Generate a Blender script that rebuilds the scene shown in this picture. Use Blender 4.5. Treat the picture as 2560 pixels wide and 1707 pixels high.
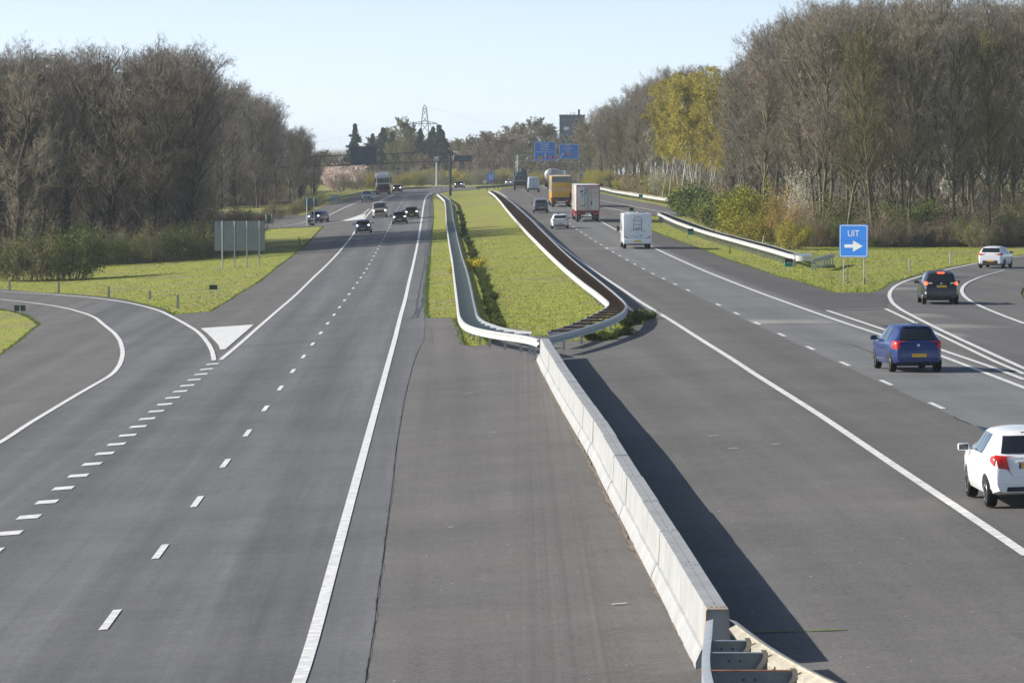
import bpy, bmesh, math, random
import numpy as np
from mathutils import Vector, Matrix, geometry

for o in list(bpy.data.objects):
    bpy.data.objects.remove(o)
SC = bpy.context.scene
COL = SC.collection
rad = math.radians
HAZE = 0.00013
random.seed(7)
RNG = np.random.default_rng(11)

# ------------------------------------------------------------------ camera
F = 10000.0            # focal length in pixels of the 2560 px wide photograph
CX, CY, HOR = 1280.0, 853.5, 435.4
PITCH = math.atan((CY - HOR) / F)
cam_d = bpy.data.cameras.new('camera')
cam_d.lens = F / 2560.0 * 36.0
cam_d.sensor_width = 36.0
cam_d.clip_start = 1.0
cam_d.clip_end = 12000.0
cam = bpy.data.objects.new('camera', cam_d)
cam.location = (0, 0, 0)
cam.rotation_euler = (math.pi / 2 - PITCH, 0, 0)
COL.objects.link(cam)
SC.camera = cam

# ------------------------------------------------------------------ sky and sun
SUN_EL = rad(27.0)
SUN_AZ = rad(-85.0)     # clockwise from +Y (view direction): the sun stands to the left, slightly ahead
world = bpy.data.worlds.new('World')
SC.world = world
world.use_nodes = True
wn = world.node_tree
bg = wn.nodes['Background']
sky = wn.nodes.new('ShaderNodeTexSky')
sky.sky_type = 'NISHITA'
sky.sun_disc = False
sky.sun_elevation = SUN_EL
sky.sun_rotation = SUN_AZ
sky.altitude = 0
sky.air_density = 1.0
sky.dust_density = 1.6
sky.ozone_density = 2.0
# the sky is looked up a little above the true direction: the photographed horizon is pale blue, not yellow
tcw = wn.nodes.new('ShaderNodeTexCoord'); vad = wn.nodes.new('ShaderNodeVectorMath'); vad.operation = 'ADD'; vad.inputs[1].default_value = (0, 0, 0.13)
vnm = wn.nodes.new('ShaderNodeVectorMath'); vnm.operation = 'NORMALIZE'
wn.links.new(tcw.outputs['Generated'], vad.inputs[0]); wn.links.new(vad.outputs[0], vnm.inputs[0]); wn.links.new(vnm.outputs[0], sky.inputs['Vector'])
sep = wn.nodes.new('ShaderNodeSeparateXYZ'); wn.links.new(tcw.outputs['Generated'], sep.inputs[0])
def wmap(a, b_, lo, hi):
    r_ = wn.nodes.new('ShaderNodeMapRange'); r_.inputs['From Min'].default_value = lo; r_.inputs['From Max'].default_value = hi
    r_.inputs['To Min'].default_value = a; r_.inputs['To Max'].default_value = b_; wn.links.new(sep.outputs['Z'], r_.inputs['Value']); return r_.outputs[0]
hsv = wn.nodes.new('ShaderNodeHueSaturation')
wn.links.new(wmap(0.36, 1.0, 0.0, 0.09), hsv.inputs['Saturation']); wn.links.new(wmap(1.50, 0.62, 0.0, 0.22), hsv.inputs['Value'])
wn.links.new(sky.outputs[0], hsv.inputs['Color']); wn.links.new(hsv.outputs[0], bg.inputs[0])
bg.inputs[1].default_value = 0.13
sun_d = bpy.data.lights.new('sun', 'SUN')
sun_d.energy = 4.6
sun_d.angle = rad(0.53)
sun_d.color = (1.0, 0.945, 0.86)
sun = bpy.data.objects.new('sun', sun_d)
sdir = Vector((math.sin(SUN_AZ) * math.cos(SUN_EL), math.cos(SUN_AZ) * math.cos(SUN_EL), math.sin(SUN_EL)))
sun.rotation_euler = sdir.to_track_quat('Z', 'Y').to_euler()
sun.location = (-60, 20, 60)
COL.objects.link(sun)
SC.view_settings.view_transform = 'Standard'
SC.view_settings.look = 'None'
SC.view_settings.exposure = 0.55
SC.view_settings.gamma = 1.0

# ------------------------------------------------------------------ ground surface
YL = [-300, 0, 66, 102, 126, 162, 210, 246, 306, 366, 426, 474, 534, 582, 705, 760, 820, 900, 1000, 1100, 1300]
XLv = [-2, -5.4, -6.68, -7.34, -7.79, -8.46, -9.36, -10.03, -11.1, -12.3, -13.4, -14.3, -15.5, -16.2, -18.3, -18.6, -18.4, -14.0, -2.0, 18.0, 80]
YZL = [-300, 0, 246, 306, 366, 426, 474, 534, 582, 650, 750, 850, 950, 1100, 6000]
ZLv = [-7.42, -7.42, -7.41, -7.26, -6.90, -6.36, -5.78, -5.0, -4.35, -3.75, -3.30, -3.08, -2.92, -2.90, -2.9]
YR = [-300, 0, 84, 108.6, 120.6, 156.6, 192.6, 216.6, 240.6, 264.6, 300.6, 336.6, 372.6, 408.6, 500, 580, 650, 750, 850, 950, 1050, 1300]
XRv = [17, 13.7, 12.05, 11.55, 11.3, 10.55, 9.94, 9.54, 9.12, 8.68, 8.1, 7.5, 6.87, 6.26, 4.7, 3.35, 2.3, 1.7, 4.0, 14.0, 34.0, 100]
YZR = [-300, 0, 260, 288.6, 312.6, 336.6, 360.6, 384.6, 408.6, 420.6, 500, 580, 650, 750, 850, 950, 1100, 6000]
ZRv = [-6.27, -6.27, -6.27, -6.17, -6.06, -5.93, -5.78, -5.56, -5.36, -5.24, -4.4, -3.5, -2.98, -2.65, -2.68, -2.75, -2.9, -2.9]
_yy = np.arange(-300, 1301, 2.0)
def _smooth(ys, vs, k=13):
    v = np.interp(_yy, ys, vs)
    pad = np.concatenate([np.full(k, v[0]), v, np.full(k, v[-1])])
    ker = np.hanning(2 * k + 1); ker /= ker.sum()
    s = np.convolve(pad, ker, 'same')[k:-k]
    s[:k] = v[:k]
    return s
_XL = _smooth(YL, XLv); _ZL = _smooth(YZL, ZLv); _XR = _smooth(YR, XRv); _ZR = _smooth(YZR, ZRv)
def XL(y): return np.interp(y, _yy, _XL)
def XR(y): return np.interp(y, _yy, _XR)
def g(x, y):
    """height of the ground below the camera at plan position x, y"""
    x = np.asarray(x, float); y = np.asarray(y, float)
    xa = XL(y); za = np.interp(y, _yy, _ZL)
    xb = XR(y) - 3.5; zb = np.interp(y, _yy, _ZR)
    s = (zb - za) / np.maximum(xb - xa, 4.0)
    d = x - xb
    sm = 0.5 * (d - np.sqrt(d * d + 3.0 ** 2))          # smooth min(d, 0)
    lo = -26.0
    e = sm - (lo + (xa - xb) * 1.0)
    sm = 0.5 * (e + np.sqrt(e * e + 16.0)) + (lo + (xa - xb))
    return zb + s * sm
CR = Matrix.Rotation(math.pi / 2 - PITCH, 3, 'X')
_ts = np.concatenate([np.arange(30, 300, 1.0), np.arange(300, 1600, 2.0)])
def ray(px, py):
    v = CR @ Vector(((px - CX) / F, -(py - CY) / F, -1.0))
    return v / v.y
def P(px, py, h=0.0):
    """point where the line of sight through a photo pixel meets the surface h metres above the ground"""
    v = ray(px, py)
    x = v.x * _ts; z = v.z * _ts
    dlt = z - (g(x, _ts) + h)
    idx = np.where(dlt < 0)[0]
    if len(idx) == 0:
        t = 1100.0
        return Vector((v.x * t, t, float(g(v.x * t, t))))
    i = max(idx[0], 1)
    a, b = _ts[i - 1], _ts[i]
    for _ in range(30):
        m = 0.5 * (a + b)
        if v.z * m - (float(g(v.x * m, m)) + h) < 0: b = m
        else: a = m
    t = 0.5 * (a + b)
    return Vector((v.x * t, t, v.z * t - h))
def at(px, py, d):
    v = ray(px, py)
    return v * d
def Zm(x0, y0, s, pts):
    return [(x0 + a / s, y0 + b / s) for a, b in pts]

# ------------------------------------------------------------------ materials
MATS = {}
def nmat(name):
    m = bpy.data.materials.new(name); m.use_nodes = True
    MATS[name] = m
    return m, m.node_tree, m.node_tree.nodes['Principled BSDF']
def plain(name, col, rough=0.5, metal=0.0, noise=0.0, nscale=8.0, emit=None, estr=0.0, spec=0.5, coat=0.0):
    m, t, b = nmat(name)
    b.inputs['Roughness'].default_value = rough
    b.inputs['Metallic'].default_value = metal
    b.inputs['Specular IOR Level'].default_value = spec
    b.inputs['Coat Weight'].default_value = coat
    b.inputs['Base Color'].default_value = (*col, 1)
    if noise > 0:
        tc = t.nodes.new('ShaderNodeTexCoord')
        nz = t.nodes.new('ShaderNodeTexNoise'); nz.inputs['Scale'].default_value = nscale
        nz.inputs['Detail'].default_value = 6; nz.inputs['Roughness'].default_value = 0.6
        t.links.new(tc.outputs['Object'], nz.inputs['Vector'])
        r = t.nodes.new('ShaderNodeValToRGB')
        r.color_ramp.elements[0].position = 0.3; r.color_ramp.elements[1].position = 0.7
        r.color_ramp.elements[0].color = (*[c * (1 - noise) for c in col], 1)
        r.color_ramp.elements[1].color = (*[min(1, c * (1 + noise * 0.6)) for c in col], 1)
        t.links.new(nz.outputs['Fac'], r.inputs['Fac'])
        t.links.new(r.outputs['Color'], b.inputs['Base Color'])
    if emit:
        b.inputs['Emission Color'].default_value = (*emit, 1)
        b.inputs['Emission Strength'].default_value = estr
    return m
def asphalt(name, col, stripe=0.12, grain=0.35, warm=0.1):
    """road surface: fine grain, long streaks along the lanes (UV: offset from lane line, distance), large stains"""
    m, t, b = nmat(name)
    N = t.nodes.new; L = t.links.new
    uv = N('ShaderNodeUVMap'); uv.uv_map = 'lane'
    tc = N('ShaderNodeTexCoord')
    def noise(vec, sc, det=4, rough=0.55, mapping=None):
        n = N('ShaderNodeTexNoise'); n.inputs['Scale'].default_value = sc
        n.inputs['Detail'].default_value = det; n.inputs['Roughness'].default_value = rough
        if mapping:
            mp = N('ShaderNodeMapping'); mp.inputs['Scale'].default_value = mapping
            L(vec, mp.inputs['Vector']); vec = mp.outputs[0]
        L(vec, n.inputs['Vector']); return n.outputs['Fac']
    def rng(v, a, bb, lo=0.3, hi=0.7):
        r = N('ShaderNodeMapRange'); r.inputs['From Min'].default_value = lo; r.inputs['From Max'].default_value = hi
        r.inputs['To Min'].default_value = a; r.inputs['To Max'].default_value = bb
        L(v, r.inputs['Value']); return r.outputs[0]
    def mul(a, c):
        q = N('ShaderNodeMath'); q.operation = 'MULTIPLY'; L(a, q.inputs[0]); L(c, q.inputs[1]); return q.outputs[0]
    s1 = rng(noise(uv.outputs[0], 1.0, 2, 0.45, (0.75, 0.010, 1)), 1 - stripe, 1 + stripe)
    s2 = rng(noise(uv.outputs[0], 1.0, 4, 0.6, (6.0, 0.10, 1)), 1 - stripe * 0.35, 1 + stripe * 0.35)
    s3 = rng(noise(tc.outputs['Object'], 0.22, 5, 0.6), 0.88, 1.10)
    s4 = rng(noise(tc.outputs['Object'], 14.0, 3, 0.7), 1 - grain, 1 + grain, 0.25, 0.75)
    s5 = rng(noise(tc.outputs['Object'], 1.7, 8, 0.75), 0.90, 1.09)
    s6 = rng(noise(tc.outputs['Object'], 3.0, 2, 0.5), 1.0, 1.35, 0.74, 0.80)   # scattered pale grit
    v = mul(mul(mul(s1, s2), mul(s3, s4)), mul(s5, s6))
    cm = N('ShaderNodeMix'); cm.data_type = 'RGBA'
    L(noise(tc.outputs['Object'], 0.13, 3), cm.inputs[0])
    cm.inputs[6].default_value = (*col, 1)
    cm.inputs[7].default_value = (col[0] * (1 + warm), col[1] * (1 + warm * 0.5), col[2], 1)
    vm = N('ShaderNodeVectorMath'); vm.operation = 'SCALE'
    L(cm.outputs[2], vm.inputs[0]); L(v, vm.inputs['Scale'])
    L(vm.outputs[0], b.inputs['Base Color'])
    b.inputs['Roughness'].default_value = 0.85
    b.inputs['Specular IOR Level'].default_value = 0.25
    return m
def grass_mat(name, c1, c2, dry, green2):
    m, t, b = nmat(name)
    N = t.nodes.new; L = t.links.new
    tc = N('ShaderNodeTexCoord')
    def noise(sc, det=5, rough=0.6):
        n = N('ShaderNodeTexNoise'); n.inputs['Scale'].default_value = sc
        n.inputs['Detail'].default_value = det; n.inputs['Roughness'].default_value = rough
        L(tc.outputs['Object'], n.inputs['Vector']); return n.outputs['Fac']
    def ramp(v, a, bb, ca, cb):
        r = N('ShaderNodeValToRGB'); r.color_ramp.elements[0].position = a; r.color_ramp.elements[1].position = bb
        r.color_ramp.elements[0].color = (*ca, 1); r.color_ramp.elements[1].color = (*cb, 1); L(v, r.inputs['Fac']); return r.outputs['Color']
    def mix(f, a, c):
        q = N('ShaderNodeMix'); q.data_type = 'RGBA'; L(f, q.inputs[0]); L(a, q.inputs[6]); L(c, q.inputs[7]); return q.outputs[2]
    base = ramp(noise(0.5, 6, 0.65), 0.35, 0.65, c1, c2)
    fine = ramp(noise(9.0, 4, 0.75), 0.3, 0.75, tuple(c * 0.55 for c in c1), tuple(min(1, c * 1.35) for c in c2))
    hf = N('ShaderNodeValue'); hf.outputs[0].default_value = 0.38
    a = mix(hf.outputs[0], base, fine)
    f2 = N('ShaderNodeMapRange'); f2.inputs['From Min'].default_value = 0.50; f2.inputs['From Max'].default_value = 0.66
    L(noise(0.16, 5, 0.6), f2.inputs['Value'])
    f2.inputs['To Max'].default_value = 0.85
    dr = ramp(noise(5.0), 0.3, 0.7, tuple(c * 0.7 for c in dry), dry)
    a = mix(f2.outputs[0], a, dr)
    f3 = N('ShaderNodeMapRange'); f3.inputs['From Min'].default_value = 0.55; f3.inputs['From Max'].default_value = 0.7
    L(noise(0.9, 3, 0.5), f3.inputs['Value']); f3.inputs['To Max'].default_value = 0.7
    gr = ramp(noise(7.0), 0.3, 0.7, tuple(c * 0.6 for c in green2), green2)
    a = mix(f3.outputs[0], a, gr)
    L(a, b.inputs['Base Color'])
    b.inputs['Roughness'].default_value = 0.9
    b.inputs['Specular IOR Level'].default_value = 0.1
    bp = N('ShaderNodeBump'); bp.inputs['Strength'].default_value = 0.6; bp.inputs['Distance'].default_value = 0.06
    L(noise(6.0, 6, 0.7), bp.inputs['Height']); L(bp.outputs[0], b.inputs['Normal'])
    return m
def bark(name, c1, c2, sc=3.0, rough=0.9, sss=0.0):
    m, t, b = nmat(name)
    N = t.nodes.new; L = t.links.new
    tc = N('ShaderNodeTexCoord')
    oi = N('ShaderNodeObjectInfo')
    n = N('ShaderNodeTexNoise'); n.inputs['Scale'].default_value = sc; n.inputs['Detail'].default_value = 3
    L(tc.outputs['Object'], n.inputs['Vector'])
    r = N('ShaderNodeValToRGB'); r.color_ramp.elements[0].position = 0.3; r.color_ramp.elements[1].position = 0.7
    r.color_ramp.elements[0].color = (*c1, 1); r.color_ramp.elements[1].color = (*c2, 1)
    L(n.outputs['Fac'], r.inputs['Fac'])
    hs = N('ShaderNodeHueSaturation')
    mr = N('ShaderNodeMapRange'); mr.inputs['To Min'].default_value = 0.75; mr.inputs['To Max'].default_value = 1.25
    L(oi.outputs['Random'], mr.inputs['Value']); L(mr.outputs[0], hs.inputs['Value'])
    L(r.outputs['Color'], hs.inputs['Color']); L(hs.outputs['Color'], b.inputs['Base Color'])
    b.inputs['Roughness'].default_value = rough
    b.inputs['Specular IOR Level'].default_value = 0.15
    return m

asphalt('asphalt_mid', (0.129, 0.126, 0.122), stripe=0.13, grain=0.34)
asphalt('asphalt_left', (0.126, 0.128, 0.133), stripe=0.24, grain=0.28, warm=0.03)
asphalt('asphalt_light', (0.172, 0.174, 0.172), stripe=0.12, grain=0.22, warm=0.02)
asphalt('asphalt_dark', (0.098, 0.094, 0.092), stripe=0.08, grain=0.30)
asphalt('asphalt_ramp', (0.126, 0.124, 0.121), stripe=0.12, grain=0.28, warm=0.04)
plain('road_paint', (0.72, 0.72, 0.70), 0.6, noise=0.30, nscale=3.5)
plain('road_paint_worn', (0.58, 0.57, 0.55), 0.7, noise=0.30, nscale=9)
plain('tar', (0.055, 0.054, 0.054), 0.6, noise=0.3)
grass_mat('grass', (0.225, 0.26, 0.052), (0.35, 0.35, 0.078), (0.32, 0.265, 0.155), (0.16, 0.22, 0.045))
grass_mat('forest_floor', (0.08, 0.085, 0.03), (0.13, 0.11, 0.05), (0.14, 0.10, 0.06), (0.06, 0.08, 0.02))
plain('grass_blade', (0.29, 0.335, 0.06), 0.8, noise=0.35, nscale=0.7, spec=0.1)
plain('grass_blade_dark', (0.15, 0.21, 0.04), 0.8, noise=0.4, nscale=0.8, spec=0.1)
plain('concrete', (0.36, 0.365, 0.362), 0.6, noise=0.18, nscale=1.6, spec=0.5)
plain('concrete_joint', (0.16, 0.15, 0.14), 0.9)
plain('galvanised', (0.44, 0.46, 0.48), 0.42, metal=0.35, noise=0.15, nscale=3)
plain('galvanised_cream', (0.46, 0.43, 0.36), 0.5, noise=0.25, nscale=4)
plain('galvanised_white', (0.58, 0.58, 0.56), 0.45, metal=0.1, noise=0.12, nscale=3)
plain('galvanised_dull', (0.27, 0.32, 0.36), 0.55, metal=0.3, noise=0.2, nscale=4)
plain('rusty_steel', (0.20, 0.125, 0.09), 0.8, metal=0.1, noise=0.5, nscale=5)
plain('rust', (0.28, 0.11, 0.045), 0.85, noise=0.5, nscale=9)
plain('steel_dark', (0.09, 0.10, 0.11), 0.6, metal=0.3, noise=0.2)
plain('steel_light', (0.45, 0.50, 0.52), 0.5, metal=0.2, noise=0.1)
plain('sign_back', (0.27, 0.29, 0.31), 0.6, metal=0.2, noise=0.15, nscale=1.5)
plain('sign_back_dark', (0.10, 0.135, 0.175), 0.6, noise=0.2, nscale=1.2)
plain('sign_blue', (0.03, 0.24, 0.80), 0.4, noise=0.05)
plain('sign_blue_dark', (0.02, 0.13, 0.50), 0.4, noise=0.05)
plain('sign_white', (0.82, 0.84, 0.85), 0.4)
plain('sign_green', (0.012, 0.24, 0.20), 0.45)
plain('sign_dark_green', (0.012, 0.05, 0.035), 0.5)
plain('sign_black', (0.012, 0.012, 0.013), 0.5)
plain('sign_red', (0.55, 0.03, 0.02), 0.45)
plain('sign_yellow', (0.75, 0.48, 0.03), 0.45)
plain('post_white', (0.72, 0.72, 0.70), 0.5, noise=0.05)
plain('post_grey', (0.42, 0.41, 0.37), 0.8, noise=0.2, nscale=12)
plain('tyre', (0.012, 0.012, 0.013), 0.85, spec=0.2)
plain('rim', (0.62, 0.62, 0.61), 0.35, metal=0.6)
plain('trim_black', (0.015, 0.016, 0.018), 0.55)
plain('glass_dark', (0.012, 0.016, 0.020), 0.06, spec=0.7)
plain('glass_side', (0.05, 0.065, 0.08), 0.05, spec=0.8)
plain('glass_grey', (0.10, 0.13, 0.14), 0.25, noise=0.6, nscale=2.2)
plain('lamp_red', (0.55, 0.02, 0.015), 0.25)
plain('lamp_red_lit', (0.8, 0.05, 0.02), 0.3, emit=(1.0, 0.07, 0.02), estr=2.5)
plain('lamp_orange', (0.8, 0.25, 0.03), 0.3)
plain('lamp_clear', (0.45, 0.47, 0.48), 0.15)
plain('head_lit', (0.9, 0.9, 0.85), 0.2, emit=(1.0, 0.97, 0.90), estr=7.0)
plain('plate_yellow', (0.78, 0.48, 0.03), 0.5)
plain('plate_white', (0.7, 0.7, 0.68), 0.5)
plain('plate_blue', (0.03, 0.10, 0.45), 0.5)
plain('plate_text', (0.03, 0.025, 0.02), 0.6)
bark('bark_brown', (0.075, 0.062, 0.048), (0.125, 0.105, 0.082))
bark('bark_dark', (0.035, 0.032, 0.027), (0.075, 0.065, 0.05))
bark('bark_green', (0.09, 0.083, 0.05), (0.175, 0.16, 0.095))
bark('bark_birch', (0.26, 0.25, 0.23), (0.58, 0.56, 0.52), sc=1.2)
bark('twig_brown', (0.205, 0.170, 0.132), (0.315, 0.268, 0.208), sc=0.6)
bark('twig_grey', (0.195, 0.175, 0.143), (0.300, 0.268, 0.218), sc=0.6)
bark('twig_olive', (0.15, 0.135, 0.060), (0.24, 0.215, 0.105), sc=0.6)
bark('twig_far', (0.20, 0.160, 0.105), (0.29, 0.24, 0.155), sc=0.3)
bark('leaf_yellow', (0.32, 0.285, 0.05), (0.50, 0.43, 0.08), sc=0.7)
bark('leaf_lime', (0.27, 0.28, 0.03), (0.42, 0.40, 0.05), sc=0.8)
bark('leaf_green', (0.07, 0.11, 0.022), (0.15, 0.19, 0.045), sc=0.9)
bark('leaf_olive', (0.15, 0.15, 0.05), (0.25, 0.235, 0.085), sc=0.9)
bark('leaf_ivy', (0.014, 0.030, 0.012), (0.035, 0.055, 0.02), sc=1.0)
bark('leaf_brown', (0.20, 0.15, 0.10), (0.31, 0.235, 0.16), sc=1.0)
bark('leaf_orange', (0.42, 0.22, 0.04), (0.55, 0.36, 0.08), sc=1.0)
bark('needle', (0.015, 0.038, 0.025), (0.04, 0.07, 0.045), sc=0.8)
bark('blossom_pink', (0.62, 0.50, 0.42), (0.85, 0.74, 0.66), sc=0.8)
bark('blossom_white', (0.55, 0.55, 0.42), (0.75, 0.74, 0.62), sc=0.8)
bark('flower_yellow', (0.80, 0.66, 0.01), (0.92, 0.78, 0.02), sc=2.0)
M = MATS

# ------------------------------------------------------------------ mesh helpers
class MB:
    def __init__(s): s.v = []; s.f = []; s.mi = []; s.cur = 0
    def add(s, vs, fs):
        n = len(s.v); s.v += [tuple(v) for v in vs]; s.f += [tuple(i + n for i in f) for f in fs]; s.mi += [s.cur] * len(fs)
        return s
    def box(s, x0, x1, y0, y1, z0, z1, b=0.0):
        if b <= 0:
            v = [(x, y, z) for z in (z0, z1) for y in (y0, y1) for x in (x0, x1)]
            return s.add(v, [(0, 2, 3, 1), (4, 5, 7, 6), (0, 1, 5, 4), (2, 6, 7, 3), (0, 4, 6, 2), (1, 3, 7, 5)])
        bm = bmesh.new(); bmesh.ops.create_cube(bm, size=1)
        for v in bm.verts:
            v.co = Vector((x0 + (v.co.x + .5) * (x1 - x0), y0 + (v.co.y + .5) * (y1 - y0), z0 + (v.co.z + .5) * (z1 - z0)))
        bmesh.ops.bevel(bm, geom=list(bm.edges), offset=b, segments=2, affect='EDGES', profile=0.6)
        s.frombm(bm); return s
    def frombm(s, bm):
        bm.verts.ensure_lookup_table()
        for i, v in enumerate(bm.verts): v.index = i
        s.add([v.co[:] for v in bm.verts], [[v.index for v in f.verts] for f in bm.faces]); bm.free()
    def tube(s, pts, r, n=6, caps=True):
        pts = [Vector(p) for p in pts]
        rs = r if isinstance(r, (list, tuple)) else [r] * len(pts)
        rings = []
        for i, p in enumerate(pts):
            d = (pts[min(i + 1, len(pts) - 1)] - pts[max(i - 1, 0)]).normalized()
            a = Vector((0, 0, 1)) if abs(d.z) < 0.9 else Vector((1, 0, 0))
            u = d.cross(a).normalized(); w = d.cross(u)
            rings.append([p + (u * math.cos(2 * math.pi * k / n) + w * math.sin(2 * math.pi * k / n)) * rs[i] for k in range(n)])
        v = [q for ring in rings for q in ring]; f = []
        for i in range(len(pts) - 1):
            for k in range(n):
                a = i * n + k; b = i * n + (k + 1) % n
                f.append((a, b, b + n, a + n))
        if caps: f.append(tuple(range(n))[::-1]); f.append(tuple((len(pts) - 1) * n + k for k in range(n)))
        return s.add(v, f)
    def cyl(s, c, axis, r, h, n=20):
        c = Vector(c); ax = {'x': Vector((1, 0, 0)), 'y': Vector((0, 1, 0)), 'z': Vector((0, 0, 1))}[axis]
        return s.tube([c - ax * h / 2, c + ax * h / 2], r, n)
    def lathe(s, c, axis, prof, n=20):
        """prof: list of (offset along axis, radius)"""
        c = Vector(c); ax = {'x': 0, 'y': 1, 'z': 2}[axis]; o = [i for i in range(3) if i != ax]
        v = []
        for t, r in prof:
            for k in range(n):
                p = [0, 0, 0]; p[ax] = t; p[o[0]] = r * math.cos(2 * math.pi * k / n); p[o[1]] = r * math.sin(2 * math.pi * k / n)
                v.append(c + Vector(p))
        f = []
        for i in range(len(prof) - 1):
            for k in range(n):
                a = i * n + k; b = i * n + (k + 1) % n
                f.append((a, b, b + n, a + n))
        f.append(tuple(range(n))[::-1]); f.append(tuple((len(prof) - 1) * n + k for k in range(n)))
        return s.add(v, f)
    def prism(s, poly, axis, a, b):
        """2D polygon extruded along axis from a to b; poly in the other two axes order"""
        ax = {'x': 0, 'y': 1, 'z': 2}[axis]; o = [i for i in range(3) if i != ax]
        v = []
        for t in (a, b):
            for q in poly:
                p = [0, 0, 0]; p[ax] = t; p[o[0]] = q[0]; p[o[1]] = q[1]; v.append(tuple(p))
        n = len(poly)
        f = [tuple(range(n)), tuple(range(2 * n - 1, n - 1, -1))] + [(i, i + n, (i + 1) % n + n, (i + 1) % n) for i in range(n)]
        return s.add(v, f)
    def grid(s, pts):
        """pts: rows of points"""
        r = len(pts); c = len(pts[0])
        return s.add([p for row in pts for p in row], [(i * c + j, i * c + j + 1, (i + 1) * c + j + 1, (i + 1) * c + j) for i in range(r - 1) for j in range(c - 1)])
    def build(s, name, mat, parent=None, smooth=None, fix=True):
        me = bpy.data.meshes.new(name)
        me.from_pydata(s.v, [], s.f)
        mats = mat if isinstance(mat, (list, tuple)) else [mat]
        for q in mats: me.materials.append(M[q] if isinstance(q, str) else q)
        if len(mats) > 1: me.polygons.foreach_set('material_index', s.mi)
        if fix:
            bm = bmesh.new(); bm.from_mesh(me); bmesh.ops.recalc_face_normals(bm, faces=bm.faces); bm.to_mesh(me); bm.free()
        if smooth is not None:
            me.polygons.foreach_set('use_smooth', [True] * len(me.polygons))
            me.set_sharp_from_angle(angle=rad(smooth))
        me.update()
        return link(name, me, parent)
def link(name, me, parent=None):
    o = bpy.data.objects.new(name, me); COL.objects.link(o)
    if parent: o.parent = parent
    return o
def tag(o, label=None, cat=None, group=None, kind=None):
    if label: o['label'] = label
    if cat: o['category'] = cat
    if group: o['group'] = group
    if kind: o['kind'] = kind
    return o
def empty(name, loc, rz=0.0, label=None, cat=None, group=None, scale=None):
    o = bpy.data.objects.new(name, None); COL.objects.link(o)
    o.location = loc; o.rotation_euler = (0, 0, rz); o.empty_display_size = 0.3
    if scale: o.scale = scale
    tag(o, label, cat, group); return o
def copy_tree(o, parent=None):
    c = o.copy(); COL.objects.link(c)
    if parent: c.parent = parent
    for ch in list(KIDS.get(o.name, [])) or [q for q in bpy.data.objects if q.parent == o]:
        copy_tree(ch, c)
    return c
KIDS = {}
def np_mesh(name, verts, faces_flat, nper, mat):
    """mesh from numpy arrays; nper = vertices per face (3 or 4)"""
    me = bpy.data.meshes.new(name)
    nf = len(faces_flat) // nper
    me.vertices.add(len(verts)); me.vertices.foreach_set('co', np.asarray(verts, np.float32).ravel())
    me.loops.add(len(faces_flat)); me.loops.foreach_set('vertex_index', np.asarray(faces_flat, np.int32))
    me.polygons.add(nf); me.polygons.foreach_set('loop_start', np.arange(0, nf * nper, nper, dtype=np.int32))
    me.polygons.foreach_set('loop_total', np.full(nf, nper, np.int32))
    me.materials.append(M[mat]); me.update(calc_edges=True); me.validate()
    return me
def text_obj(s, size, mat, parent, loc, rot=(math.pi / 2, 0, 0), ext=0.004, name='lettering', xs=1.0, align='CENTER'):
    cu = bpy.data.curves.new(name, 'FONT'); cu.body = s; cu.size = size; cu.extrude = ext; cu.align_x = align; cu.align_y = 'CENTER'
    cu.resolution_u = 3
    t = bpy.data.objects.new(name, cu); COL.objects.link(t)
    bpy.context.view_layer.update()
    me = bpy.data.meshes.new_from_object(t.evaluated_get(bpy.context.evaluated_depsgraph_get()))
    bpy.data.objects.remove(t); bpy.data.curves.remove(cu)
    me.materials.clear(); me.materials.append(M[mat])
    o = link(name, me, parent); o.location = loc; o.rotation_euler = rot; o.scale = (xs, 1, 1)
    return o

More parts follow.
